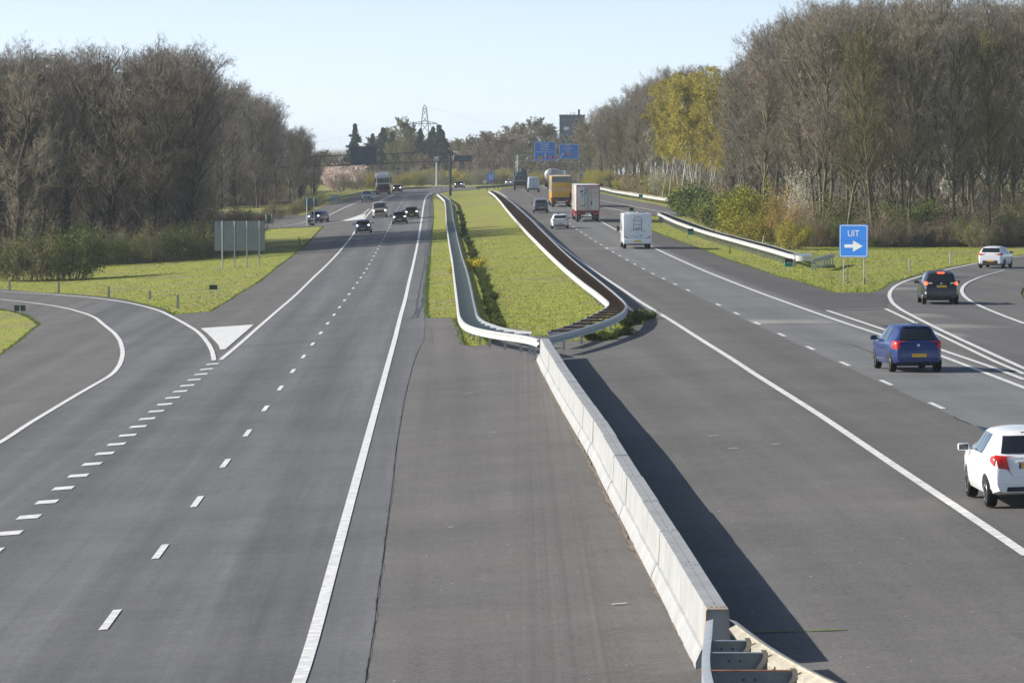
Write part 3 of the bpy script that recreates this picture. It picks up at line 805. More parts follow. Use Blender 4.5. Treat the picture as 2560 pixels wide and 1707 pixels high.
LG_out = [(1092.6, 483.9), (1102, 492), (1112, 501), (1114.5, 515), (1116.4, 552.6), (1122, 594.7), (1131.9, 650.8), (1137.5, 698.5), (1143, 740.6), (1147, 775), (1150, 791), (1157, 803.7), (1174, 815), (1213.2, 824.8), (1266.6, 833.2), (1305.8, 837.4), (1336.7, 841.6), (1347.4, 848.6)]
LG_in = [(1098, 482.4), (1113, 491), (1125, 499.5), (1128.5, 515), (1131.9, 544), (1140, 580.7), (1154, 639.6), (1165.5, 673), (1174, 707), (1182.4, 749), (1190.8, 785.5), (1202, 799.5), (1224.5, 808), (1252.5, 817.7), (1291.8, 826.2), (1325.5, 827.6)]
RG_out = [(1370.4, 841.6), (1420.9, 830.4), (1477, 813.5), (1533, 793.9), (1557, 779), (1566.8, 764.4), (1558.4, 751.8), (1533, 729.4), (1491, 696), (1420.9, 639.6), (1364.8, 586.3), (1322.7, 544.2), (1280.6, 507), (1252.5, 487), (1238.5, 480), (1224.5, 473.5)]
RG_in = [(1371.8, 827.6), (1406.8, 819), (1449, 802.3), (1491, 782.7), (1516, 769.6), (1526, 760), (1519, 751.8), (1491, 729.4), (1463, 709.7), (1420.9, 676), (1378.8, 638.4), (1336.7, 597.5), (1294.6, 553.4), (1266.6, 521.7), (1252.5, 503.7), (1238.5, 489), (1221.7, 476.8)]
def side_of(a, b):
    """+1 if line b lies to the left of line a (beams face outward)"""
    return 1
guard('guardrail', 'pale grey double guardrail with blue-grey crossbars on the left side of the grass median', LG_out, LG_in, 'galvanised_white', 'galvanised', 'galvanised_dull', 'galvanised', sides=(1, -1), rung_h=.09)
guard('guardrail', 'double guardrail with rusty brown crossbars on the right side of the grass median', RG_out, RG_in, 'galvanised', 'galvanised_white', 'rusty_steel', 'galvanised', sides=(1, -1), rung_h=.065)
# gore guardrail on the right
GG_near = [(1644.6, 531.9), (1689, 552), (1727.6, 566), (1778.6, 581.6), (1855, 602), (1931.6, 622.4), (1987.8, 639)]
GG_far = [(1660, 530.6), (1714.8, 551), (1791, 577.8), (1855, 594.4), (1931.6, 613.5), (1990, 631.5)]
gg = guard('guardrail', 'long bright guardrail with a rounded plate nose on the exit gore grass', GG_near, GG_far, 'galvanised_white', 'galvanised', 'steel_dark', 'galvanised', rung_step=1.33, post_step=2.0, sides=(1, -1), posts_on='near')
pn = P(2009, 641, .75); lo = Vector(gg.location)
nose = MB()
c0 = P(1989, 640, .75); c1 = P(2031, 640, .75)
w = (c1 - c0).length
ang = [math.pi + math.pi * k / 14 for k in range(15)]
ring = [((c0.x + c1.x) / 2 + math.cos(a) * w / 2, c0.y + math.sin(a) * 0.45) for a in ang]
vz = float(g(pn.x, pn.y))
vs = []; fs = []
for i, q in enumerate(ring):
    vs += [(q[0] - lo.x, q[1] - lo.y, vz + .42 - lo.z), (q[0] - lo.x, q[1] - lo.y, vz + .77 - lo.z)]
for i in range(len(ring) - 1): fs.append((2 * i, 2 * i + 2, 2 * i + 3, 2 * i + 1))
nose.add(vs, fs); nose.build('nose_plate', 'galvanised_white', gg, smooth=40)
lid = MB(); top = [(q[0] - lo.x, q[1] - lo.y, vz + .771 - lo.z) for q in ring] + [(c1.x + .6 - lo.x, c1.y + 9 - lo.y, vz + .78 - lo.z), (c0.x + .1 - lo.x, c0.y + 6 - lo.y, vz + .78 - lo.z)]
lid.add(top, [tuple(range(len(top)))]); lid.build('cover_plate', 'galvanised_dull', gg)
wing = rail_line([(2031, 646), (2057, 640), (2085, 633)], step=1.0)
sweep('rail', wing - np.array(lo), normals2(wing), 'galvanised', gg, side=1)
for i in range(0, len(wing), 2):
    m = MB(); x, y, z = wing[i] - np.array(lo); m.box(x - .05, x + .05, y - .03, y + .03, z - .1, z + .6); m.build('post', 'galvanised', gg)
FG = [(1470, 463), (1498.4, 469), (1538, 477.5), (1598, 486.5), (1640.6, 493.4), (1700, 502), (1758, 511.5), (1800, 519)]
fgn = rail_line(FG); 
FG2 = [('w', float(q[0] + .7), float(q[1] + .25)) for q in fgn[::3]] + [('w', float(fgn[-1][0] + .7), float(fgn[-1][1] + .25))]
guard('guardrail', 'bright guardrail along the far entry ramp in front of the yellow-green bushes', FG, FG2, 'galvanised_white', 'galvanised_white', 'steel_dark', 'galvanised', rung_step=4, post_step=4.0, sides=(1, -1))
guard('guardrail', 'dark far guardrail along the outer edge of the left carriageway near the cherry tree', [(798, 501), (820, 497), (860, 490), (902, 480), (950, 475)], None, 'galvanised_dull', None, 'steel_dark', 'steel_dark')
guard('guardrail', 'thin dark guardrail across the distant bend beyond the grass median', [(1000, 470), (1040, 468.2), (1087, 466.6), (1130, 466.2)], None, 'steel_dark', None, 'steel_dark', 'steel_dark')
guard('guardrail', 'distant dark guardrail on the strip between the carriageways right of the grass island', [(1190, 466.6), (1230, 464.6), (1257, 463), (1288, 461.2)], None, 'steel_dark', None, 'steel_dark', 'steel_dark')
# little end box of the right median guardrail
e = P(1220, 476); 
# ------------------------------------------------------------------ concrete barrier
TL = [(1346, 846), (1359.8, 868), (1403.4, 936), (1440, 990), (1485, 1056), (1534, 1140), (1585.9, 1224.8), (1611, 1266), (1705.8, 1421.6), (1766.6, 1518.5)]
TR = [(1370.7, 841), (1392.5, 873.5), (1430.6, 933.4), (1485, 1004), (1534, 1072), (1580, 1146), (1629.4, 1224.8), (1692, 1315.6), (1755, 1417), (1829.8, 1536.5)]
HB = 0.80
cl = []
tl = [P(*q, HB) for q in TL]; tr = [P(*q, HB) for q in TR]
ty = np.linspace(54.6, 160, 60)
xl = np.interp(ty, [q.y for q in tl][::-1], [q.x for q in tl][::-1]); xr = np.interp(ty, [q.y for q in tr][::-1], [q.x for q in tr][::-1])
bc = np.c_[(xl + xr) / 2, ty]
print('BARRIER width', (xr - xl)[::8], 'y range', tl[0].y, tl[-1].y, tr[0].y, tr[-1].y)
YB1 = tl[0].y
bar_root_p = (float(np.interp(54.6, bc[:, 1], bc[:, 0])), 54.6)
broot = empty('concrete_barrier', (bar_root_p[0], bar_root_p[1], float(g(*bar_root_p))), 0, 'long pale concrete step barrier running down the paved median', 'barrier')
prof = [(-.30, -.05), (-.30, .08), (-.225, .235), (-.180, .250), (-.158, HB - .012), (-.143, HB), (.143, HB), (.155, HB - .012), (.180, .250), (.225, .235), (.30, .08), (.30, -.05)]
bxs = smooth_line(bc, 1.5, 6)
def bcx(y): return float(np.interp(y, bxs[:, 1], bxs[:, 0]))
def bdir(y): return np.array([(bcx(y + 2) - bcx(y - 2)) / 4, 1.0])
SEG = 6.0
y = 54.6; k = 0
bl_ = Vector(broot.location)
while y < YB1 - 1:
    y2 = min(y + SEG, YB1); m = MB(); vs = []
    dz = RNG.normal(0, .004); dx = RNG.normal(0, .006)
    ys = np.linspace(y + .012, y2 - .012, 5)
    for yy in ys:
        d = bdir(yy); d /= np.hypot(*d); n = np.array([d[1], -d[0]])
        for o, u in prof:
            px_, py_ = bcx(yy) + n[0] * o + dx, yy + n[1] * o
            vs.append((px_ - bl_.x, py_ - bl_.y, float(g(bcx(yy), yy)) + u + dz - bl_.z + (o * float(g(bcx(yy) + .5, yy) - g(bcx(yy) - .5, yy)) if u < .1 else 0)))
    n_ = len(prof); fs = []
    for i in range(4):
        for j in range(n_):
            a = i * n_ + j; b = i * n_ + (j + 1) % n_; fs.append((a, b, b + n_, a + n_))
    fs.append(tuple(range(n_))); fs.append(tuple(4 * n_ + j for j in range(n_)))
    m.add(vs, fs); so = m.build('segment', 'concrete', broot, smooth=25)
    # lifting sockets and the centre seam on the top
    d = MB(); yc = y + .25
    for (oy, ox) in [(0, -.07), (0, .0), (0, .07), (0.0, .11), (0.45, 0), (-.6 + SEG, 0)]:
        cx = bcx(yc + oy) + ox; zz = float(g(bcx(yc + oy), yc + oy)) + HB + dz
        if yc + oy < y2 - .1: d.box(cx - .014 - bl_.x + dx, cx + .014 - bl_.x + dx, yc + oy - .05 - bl_.y, yc + oy + .05 - bl_.y, zz - .01 - bl_.z, zz + .003 - bl_.z)
    for q in range(4):
        ya, yb = y + .7 + q * 1.15, y + .7 + (q + 1) * 1.15
        if yb < y2:
            za, zb = float(g(bcx(ya), ya)) + HB + dz + .002 - bl_.z, float(g(bcx(yb), yb)) + HB + dz + .002 - bl_.z
            xa, xb = bcx(ya) - bl_.x + dx, bcx(yb) - bl_.x + dx
            d.add([(xa - .003, ya - bl_.y, za), (xa + .003, ya - bl_.y, za), (xb + .003, yb - bl_.y, zb), (xb - .003, yb - bl_.y, zb)], [(0, 1, 2, 3)])
    d.build('lifting_socket', 'concrete_joint', so)
    y = y2; k += 1
# weathered brown end band
m = MB(); vs = []
for yy, s in ((54.56, 1.012), (54.95, 1.012)):
    for o, u in prof[3:9]:
        vs.append((bcx(yy) + o * s - bl_.x, yy - bl_.y, float(g(bcx(yy), yy)) + (u if u < HB else HB + .004) - bl_.z))
m.add(vs, [(i, i + 1, i + 7, i + 6) for i in range(5)])
plain('concrete_stained', (0.36, 0.29, 0.22), 0.85, noise=0.25, nscale=5)
m.build('end_band', 'concrete_stained', broot)
# ------------------------------------------------------------------ near guardrail behind the barrier end
NRr = [(1824, 1548), (1850, 1568), (1897, 1603), (1958, 1641), (2030, 1680), (2102, 1712), (2200, 1752), (2300, 1790)]
NLl = [(1781, 1548), (1777, 1599), (1773, 1633), (1772.5, 1658.6), (1776, 1684), (1783, 1712), (1796, 1760), (1810, 1800)]
a = rail_line(NRr, step=.25, it=3); b = rail_line(NLl, step=.25, it=3)
p0 = P(1790, 1600)
ng = empty('guardrail', p0, 0, 'cream and rust-stained guardrail in the foreground fanning out from the barrier end', 'guardrail')
lo = np.array(p0)
WB2 = [(o * 1.25, u) for o, u in WB]
sweep('rail', a - lo, normals2(a), 'galvanised_cream', ng, side=-1, top=.60, prof=WB2)
sweep('rail', b - lo, normals2(b), 'galvanised', ng, side=1, top=.60, prof=WB2)
for k, (yy, mm) in enumerate([(51.75, 'galvanised_dull'), (50.45, 'galvanised_dull'), (48.55, 'galvanised_dull'), (46.6, 'galvanised_dull')]):
    xa = float(np.interp(yy, b[::-1, 1], b[::-1, 0])); xb = float(np.interp(yy, a[::-1, 1], a[::-1, 0])); z = float(g((xa + xb) / 2, yy))
    m = MB(); q = MB()
    m.box(xa, xb, yy - .006, yy + .006, z + .40, z + .70); m.box(xa, xb, yy - .09, yy + .008, z + .70, z + .712); m.box(xa, xb, yy - .09, yy + .008, z + .392, z + .40)
    m.v = [tuple(np.array(v) - lo) for v in m.v]; m.build('crossbar', mm if k != 2 else 'galvanised_dull', ng)
    if k in (2,):
        q.box(xa, xb, yy - .095, yy - .0, z + .7125, z + .722); q.v = [tuple(np.array(v) - lo) for v in q.v]; q.build('rust_edge', 'rust', ng)
    q = MB()
    for c in (-.12, .02):
        q.tube([(xa + (xb - xa) * .5 + c, yy - .012, z + .60), (xa + (xb - xa) * .5 + c, yy - .02, z + .60)], .016, 8)
    q.tube([(xa + (xb - xa) * .5 - .05, yy - .012, z + .48), (xa + (xb - xa) * .5 - .05, yy - .02, z + .48)], .016, 8)
    q.v = [tuple(np.array(v) - lo) for v in q.v]; q.build('bolt', 'steel_dark', ng)
    # S-shaped spacer plate between crossbar and beam
    q = MB(); left = []; right = []
    for i in range(15):
        u = i / 14; zz = z + .75 - .40 * u
        left.append((xb - .11 + .05 * math.sin(u * math.pi * 2 + .4), zz)); right.append((xb - .04 + .045 * math.sin(u * math.pi * 2 + .4), zz))
    for i in range(14):
        a_, b__, c_, d_ = left[i], right[i], right[i + 1], left[i + 1]
        q.add([(p_[0], yy - .10, p_[1]) for p_ in (a_, b__, c_, d_)] + [(p_[0], yy - .085, p_[1]) for p_ in (a_, b__, c_, d_)], [(0, 1, 2, 3), (4, 7, 6, 5), (1, 5, 6, 2), (0, 3, 7, 4)])
    q.v = [tuple(np.array(v) - lo) for v in q.v]; q.build('spacer_bracket', 'galvanised_cream', ng)
    for xx in (xa + .14, (xa + xb) / 2):
        q = MB(); q.box(xx - .05, xx + .05, yy + .02, yy + .08, z - .1, z + .62); q.v = [tuple(np.array(v) - lo) for v in q.v]; q.build('post', 'galvanised', ng)
# ================================================================== vehicles
class Body:
    """lofted car body; local +Y is forward, y = 0 at the rear bumper, z = 0 on the road"""
    def __init__(s, L, W_, top, belt, zb=0.22, wr=0.78, taper=((0, .80), (.05, .90), (.14, .97), (.3, 1), (.72, 1), (.88, .96), (.96, .86), (1, .70)), round_top=1.0, sill=0.36):
        s.L, s.hw = L, W_ / 2
        s.ty, s.tz = zip(*top); s.by, s.bz = zip(*belt)
        s.wy = [a * L for a, _ in taper]; s.ww = [b * W_ / 2 for _, b in taper]
        s.zb0 = zb; s.wr = wr; s.rt = round_top; s.sill = sill
    def zt(s, y): return float(np.interp(y, s.ty, s.tz))
    def w(s, y): return float(np.interp(y, s.wy, s.ww))
    def zbot(s, y): return s.zb0 + 0.10 * max(0, 1 - y / (.12 * s.L)) + 0.05 * max(0, 1 - (s.L - y) / (.08 * s.L))
    def ring(s, y):
        w, zt, zb = s.w(y), s.zt(y), s.zbot(y)
        bz = min(float(np.interp(y, s.by, s.bz)), zt - 0.05)
        hc = max(0.0, zt - bz); full = min(1.0, hc / 0.42)
        wr = w * (1 - (1 - s.wr) * full * 1.0) * (0.94 if full < .3 else 1)
        e = s.rt * (0.05 + 0.05 * full)
        e = min(e, hc * 0.7)
        return [(0, zt), (wr * .45, zt - e * .08), (wr * .78, zt - e * .30), (wr * .93, zt - e * .62), (wr, zt - e), (w * .975, bz), (w, bz - .10 * min(1, bz)), (w, max(zb + .16, bz * .55)), (w * .985, max(zb + .12, s.sill)), (w * .93, zb + .03), (w * .80, zb), (0, zb)]
    def build(s, mat, parent, name='body'):
        ys = sorted(set([round(v, 4) for v in list(s.ty) + list(s.wy) + list(np.linspace(0, s.L, 30)) + [.02, .05, .09, s.L - .03, s.L - .07]]))
        ys = [y for y in ys if 0 <= y <= s.L]
        m = MB(); R = []
        for y in ys:
            r = s.ring(y); R.append([(x, y, z) for x, z in r] + [(-x, y, z) for x, z in r[-2:0:-1]])
        n = len(R[0]); m.v = [p for r in R for p in r]
        for i in range(len(R) - 1):
            for j in range(n):
                a = i * n + j; b = i * n + (j + 1) % n; m.f.append((a, b, b + n, a + n))
        m.f.append(tuple(range(n))); m.f.append(tuple((len(R) - 1) * n + j for j in range(n - 1, -1, -1)))
        m.mi = [0] * len(m.f)
        return m.build(name, mat, parent, smooth=32)
    def hwz(s, y, z):
        r = s.ring(y); xs = [p[0] for p in r[:11]]; zs = [p[1] for p in r[:11]]
        if z > zs[0] or z < zs[-1] - .001: return -1
        return float(np.interp(z, zs[::-1], xs[::-1]))
    def rear_y(s, x, z, front=False):
        x = abs(x); ys = np.arange(0, 1.9, .01)
        prev = 0
        for t in ys:
            y = s.L - t if front else t
            if s.hwz(y, z) >= x: return y
        return s.L - .5 if front else .5
    def patch(s, name, quad, view, mat, parent, off=.010, n=7, mirror=False, off2=None):
        """drape a 4-corner patch (given in x,z for 'rear'/'front', y,z for 'side') on the body"""
        q = [np.array(c, float) for c in quad]; rows = []
        for i in range(n + 1):
            row = []
            for j in range(n + 1):
                u, v = i / n, j / n
                p = q[0] * (1 - u) * (1 - v) + q[1] * u * (1 - v) + q[2] * u * v + q[3] * (1 - u) * v
                if view == 'rear': row.append((p[0], s.rear_y(p[0], p[1]) - off, p[1] + off * .3))
                elif view == 'front': row.append((p[0], s.rear_y(p[0], p[1], True) + off, p[1] + off * .3))
                else:
                    sg = 1 if view == 'right' else -1
                    row.append((sg * (max(s.hwz(p[0], p[1]), .3) + off), p[0], p[1] + off * .2))
            rows.append(row)
        m = MB(); m.grid(rows); o = m.build(name, mat, parent, smooth=40, fix=False)
        return o
def wheel(parent, x, y, r, w, sgn, rim='rim'):
    m = MB(); m.lathe((0, 0, 0), 'x', [(-w / 2, r * .62), (-w / 2, r * .90), (-w * .38, r * .985), (-w * .2, r), (w * .2, r), (w * .38, r * .985), (w / 2, r * .90), (w / 2, r * .62)], 26)
    t = m.build('wheel', 'tyre', parent, smooth=40); t.location = (x, y, r)
    q = MB(); xo = sgn * w / 2
    q.lathe((0, 0, 0), 'x', [(xo - .004 * sgn, r * .64), (xo + .003 * sgn, r * .62), (xo - .012 * sgn, r * .5), (xo - .03 * sgn, r * .3), (xo - .01 * sgn, r * .12), (xo, r * .02)], 26)
    q.build('rim', rim, t, smooth=30)
    q = MB()
    for k in range(6):
        a = k * math.pi / 3 + .3; c, s_ = math.cos(a), math.sin(a)
        q.add([(xo + .004 * sgn, c * r * .30 - s_ * r * .07, s_ * r * .30 + c * r * .07), (xo + .004 * sgn, c * r * .30 + s_ * r * .07, s_ * r * .30 - c * r * .07), (xo + .004 * sgn, c * r * .56 + s_ * r * .13, s_ * r * .56 - c * r * .13), (xo + .004 * sgn, c * r * .56 - s_ * r * .13, s_ * r * .56 + c * r * .13)], [(0, 1, 2, 3)])
    q.build('rim_gap', 'trim_black', t, fix=False)
    return t
def arch(b, y, r, parent, mat='trim_black'):
    for sg in (-1, 1):
        rows = []
        for rr in (0.0, r * .6, r * .9, r):
            row = []
            for k in range(19):
                a = math.pi * k / 18; yy, zz = y + rr * math.cos(a), max(.30 + (rr) * math.sin(a), b.zbot(y) + .01)
                row.append((sg * (max(b.hwz(yy, max(zz, b.zbot(yy) + .01)), b.w(yy) * .8) + .004), yy, zz))
            rows.append(row)
        m = MB(); m.grid(rows); m.build('wheel_arch', mat, parent, fix=False)
def lamp_box(parent, name, x0, x1, y0, y1, z0, z1, mat, b=.015):
    m = MB(); m.box(x0, x1, y0, y1, z0, z1, b); return m.build(name, mat, parent, smooth=40)
def mirror(parent, x, y, z, sgn, mat):
    m = MB(); m.box(x if sgn > 0 else x - .22, x + .22 if sgn > 0 else x, y - .05, y + .07, z - .07, z + .075, .035); m.box(min(x - sgn * .12, x + sgn * .05), max(x - sgn * .12, x + sgn * .05), y - .02, y + .03, z - .05, z - .01)
    o = m.build('wing_mirror', mat, parent, smooth=50)
    q = MB(); a = x + sgn * .025; c = x + sgn * .20
    q.add([(a, y - .054, z - .05), (c, y - .054, z - .045), (c, y - .054, z + .05), (a, y - .054, z + .055)], [(0, 1, 2, 3)]); q.build('mirror_glass', 'glass_dark', o, fix=False)
def number_plate(b, parent, z, view, yel=True, txt=None, w=.26, h=.055, n=2, dx=0.0):
    f = -1 if view == 'rear' else 1
    y = (min(b.rear_y(x, z + dz) for x in (0, .2) for dz in (-.05, .05)) if f < 0 else max(b.rear_y(x, z + dz, True) for x in (0, .2) for dz in (-.05, .05))) + f * .014
    m = MB(); m.box(-w + dx, w + dx, min(y, y - f * .02), max(y, y - f * .02), z - h, z + h); o = m.build('number_plate', 'plate_yellow' if yel else 'plate_white', parent)
    q = MB(); e = y + f * .003; q.add([(-w + dx, e, z - h), (-w + .045 + dx, e, z - h), (-w + .045 + dx, e, z + h), (-w + dx, e, z + h)], [(0, 1, 2, 3)])
    q.build('plate_band', 'plate_blue', o, fix=False)
    q = MB()
    if txt:
        t = text_obj(txt, h * 1.5, 'plate_text', o, (.02 + dx, e + f * .001, z), (math.pi / 2, 0, 0) if f < 0 else (math.pi / 2, 0, math.pi), .001, 'lettering')
    return o
def place(root, pxy, hd=None, facing=1, anchor=0.7):
    """put a vehicle so that its local y = anchor stands on the road under the photo pixel"""
    p = P(*pxy)
    if hd is None:
        f = XR if facing > 0 else XL
        hd = math.atan2(-(float(f(p.y + 12)) - float(f(p.y - 12))) / 24, 1.0)
    rz = hd + (0 if facing > 0 else math.pi)
    d = Vector((-math.sin(rz), math.cos(rz), 0))
    o = p - d * anchor
    q = o + d * 3.5
    gz = lambda v: float(g(v.x, v.y))
    root.location = (o.x, o.y, 0)
    r = Vector((math.cos(rz), math.sin(rz), 0))
    pitch = math.atan2(gz(o + d * 3.2) - gz(o + d * .7), 2.5)
    roll = math.atan2(gz(o + d * 1.5 + r * .75) - gz(o + d * 1.5 - r * .75), 1.5)
    root.rotation_euler = (Matrix.Rotation(rz, 3, 'Z') @ Matrix.Rotation(pitch, 3, 'X') @ Matrix.Rotation(-roll, 3, 'Y')).to_euler()
    root.location.z = gz(p) - math.tan(pitch) * anchor + 0.012
    return p

def paint(name, col, metal=0.0, rough=0.32):
    m, t, b = nmat(name); b.inputs['Base Color'].default_value = (*col, 1); b.inputs['Metallic'].default_value = metal
    b.inputs['Roughness'].default_value = rough; b.inputs['Coat Weight'].default_value = 0.7; b.inputs['Coat Roughness'].default_value = 0.06
    # road film: dustier towards the sills
    tc = t.nodes.new('ShaderNodeTexCoord'); n = t.nodes.new('ShaderNodeTexNoise'); n.inputs['Scale'].default_value = 2.5; n.inputs['Detail'].default_value = 5
    t.links.new(tc.outputs['Object'], n.inputs['Vector']); r = t.nodes.new('ShaderNodeMapRange'); r.inputs['To Min'].default_value = rough * .7; r.inputs['To Max'].default_value = rough * 1.8
    t.links.new(n.outputs['Fac'], r.inputs['Value']); t.links.new(r.outputs[0], b.inputs['Roughness'])
    return name
paint('paint_white', (0.80, 0.81, 0.82)); paint('paint_blue', (0.010, 0.034, 0.155), .3); paint('paint_black', (0.010, 0.011, 0.014), .1, .25)
paint('paint_navy', (0.02, 0.045, 0.13), .35, .3); paint('paint_grey', (0.10, 0.13, 0.17), .4); paint('paint_silver', (0.42, 0.47, 0.52), .5); paint('paint_beige', (0.36, 0.33, 0.28), .5)
paint('paint_dark', (0.022, 0.03, 0.045), .3); paint('paint_cream', (0.78, 0.77, 0.71)); paint('paint_red', (0.50, 0.02, 0.03)); paint('paint_yellow', (0.80, 0.45, 0.02), 0, .45)
paint('paint_camper', (0.78, 0.81, 0.83)); paint('paint_palevan', (0.50, 0.56, 0.66), .2)

HATCH = dict(L=3.95, W_=1.695, top=[(0, .58), (.015, .86), (.05, .98), (.11, 1.03), (.46, 1.40), (.60, 1.455), (.9, 1.485), (1.6, 1.50), (2.15, 1.47), (2.45, 1.40), (3.10, 1.02), (3.6, .90), (3.85, .74), (3.95, .52)],
             belt=[(0, .98), (.9, .99), (3.1, .92), (3.95, .8)])
def hatchback(root, b, col, side_win, rear_win, wheels, r=.30, taillit=False, plate=True, rearz=None, trunk_line=True, tail=None, bumper_black=(.30, .46, .55), rail=False, hs=0.0, wiper=True, plate_z=.80, plate_txt=None, sill_black=False, glass_mat='glass_grey'):
    W2 = b.hw
    b.build(col, root)
    rw = b.patch('rear_window', rear_win, 'rear', glass_mat, root, off=.020, n=12)
    for sg, v in ((-1, 'left'), (1, 'right')):
        for q in side_win: b.patch('side_window', q, v, 'glass_side', root, off=.008)
        # door shut lines and handle
        m = MB()
        for yy in (side_win[0][0][0] - .03, 1.6, 2.55):
            z = np.linspace(.42, .90, 6); pts = [(sg * (b.hwz(yy, zz) + .003), yy, zz) for zz in z]
            for i in range(5): m.add([(pts[i][0], pts[i][1] - .006, pts[i][2]), (pts[i][0], pts[i][1] + .006, pts[i][2]), (pts[i + 1][0], pts[i + 1][1] + .006, pts[i + 1][2]), (pts[i + 1][0], pts[i + 1][1] - .006, pts[i + 1][2])], [(0, 1, 2, 3)])
        m.build('door_gap', 'trim_black', root, fix=False)
    ws = [q for q in [(-W2 * .66, b.zt(b.L * .78) + .02), (W2 * .66, b.zt(b.L * .78) + .02)]]
    b.patch('windscreen', [(-W2 * .80, 1.02), (W2 * .80, 1.02), (W2 * .68, b.zt(2.4) - .04), (-W2 * .68, b.zt(2.4) - .04)], 'front', 'glass_dark', root, off=.012, n=8)
    for y in wheels:
        arch(b, y, r * 1.17, root)
        for sg in (-1, 1): wheel(root, sg * (b.w(y) - .105), y, r, .20, sg)
    a, c, d = bumper_black
    b.patch('bumper_trim', [(-W2 * d, a), (W2 * d, a), (W2 * d * .92, c), (-W2 * d * .92, c)], 'rear', 'trim_black', root, off=.008)
    m = MB(); m.box(-W2 * .72, W2 * .72, .3, b.L - .3, .20, .27); m.build('underbody', 'trim_black', root)
    for sg in (-1, 1):
        mirror(root, sg * (b.w(2.7) - .01), 2.62, 1.02 + hs, sg, col)
    if plate: number_plate(b, root, plate_z, 'rear', txt=plate_txt)
    z0 = rear_win[0][1]
    m = MB(); y = b.rear_y(0, z0 + .05) - .03
    m.tube([(0, y, z0 + .02), (.28, b.rear_y(.28, z0 + .10) - .03, z0 + .10)], .012, 5)
    if wiper: m.build('wiper', 'trim_black', root)
    m = MB(); yy = b.L * .30; m.tube([(0, .62, b.zt(.62)), (0, .50, b.zt(.62) + .20)], .007, 5); m.build('antenna', 'trim_black', root)
def lights_rear(b, root, quads, mat='lamp_red', extra=None):
    for sg in (-1, 1):
        o = b.patch('tail_light', [(sg * x, z) for x, z in quads], 'rear', mat, root, off=.022, n=7)
        if extra: b.patch('reflector', [(sg * x, z) for x, z in extra[0]], 'rear', extra[1], o, off=.028, n=3)
def lights_side(b, root, quad, mat='lamp_red'):
    for v in ('left', 'right'): b.patch('tail_light', quad, v, mat, root, off=.024, n=6)
def badge(b, root, z, r=.05):
    m = MB(); y = b.rear_y(0, z) - .015; m.lathe((0, y, z), 'y', [(-.004, r), (.006, r)], 14); m.build('badge', 'rim', root)

# --- white hatchback, right edge
t = empty('hatchback_car', (0, 0, 0), 0, 'white hatchback nearest the camera, cut by the right edge of the picture', 'car')
b = Body(3.95, 1.695, HATCH['top'], HATCH['belt'], wr=.70, round_top=1.5)
hatchback(t, b, 'paint_white', [[(1.02, 1.00), (1.72, 1.0), (1.78, 1.37), (1.12, 1.36)], [(1.80, 1.0), (2.78, .98), (2.36, 1.36), (1.86, 1.37)]],
          [(-.58, 1.045), (.58, 1.045), (.49, 1.36), (-.49, 1.36)], (.62, 3.10), r=.30, bumper_black=(.22, .42, .62), plate_z=.82, plate_txt='H', sill_black=True, glass_mat='glass_dark')
lights_rear(b, t, [(.70, 1.02), (.50, 1.0), (.44, .74), (.66, .78)]); lights_side(b, t, [(.05, .80), (.22, .92), (.20, 1.0), (.06, 1.0)])
m = MB()
pts = [(-.50, .98), (-.46, .74), (-.36, .60), (.36, .60), (.46, .74), (.50, .98)]
m.tube([(x, b.rear_y(x, z) - .004, z) for x, z in pts], .006, 4); m.build('tailgate_gap', 'trim_black', t)
m = MB(); m.tube([(-.30, b.rear_y(.3, .90) - .02, .90), (.30, b.rear_y(.3, .90) - .02, .90)], .018, 6); m.build('plate_trim', 'paint_white', t)
m = MB(); m.box(-.14, .14, .50, .56, 1.40, 1.43); m.build('brake_light', 'lamp_red', t)
place(t, (2475 + 62 + 34, 1266), hd=rad(1.5), anchor=.62)

# --- blue hatchback
t = empty('hatchback_car', (0, 0, 0), 0, 'blue hatchback in the right lane beside the exit markings', 'car')
b = Body(3.93, 1.695, [(z[0], z[1] + (.02 if z[1] > 1.2 else 0)) for z in HATCH['top']], HATCH['belt'], wr=.70, round_top=1.4)
hatchback(t, b, 'paint_blue', [[(.95, 1.00), (1.66, 1.0), (1.72, 1.38), (1.10, 1.37)], [(1.76, 1.0), (2.80, .98), (2.38, 1.36), (1.82, 1.38)]],
          [(-.58, 1.03), (.58, 1.03), (.48, 1.37), (-.48, 1.37)], (.64, 3.12), r=.295, bumper_black=(.24, .36, .60), plate_z=.55, plate_txt=None, glass_mat='glass_dark')
lights_rear(b, t, [(.78, 1.0), (.60, .99), (.60, .74), (.79, .76)]); badge(b, t, .87, .045)
lights_side(b, t, [(.03, .78), (.16, .80), (.20, .98), (.06, 1.0)])
m = MB(); m.box(-.45, .45, .44, .56, 1.43, 1.455, .01); m.build('spoiler', 'paint_blue', t)
place(t, (2233, 930), hd=rad(5.5), anchor=.66); BLUE = t
t.location.x += .68

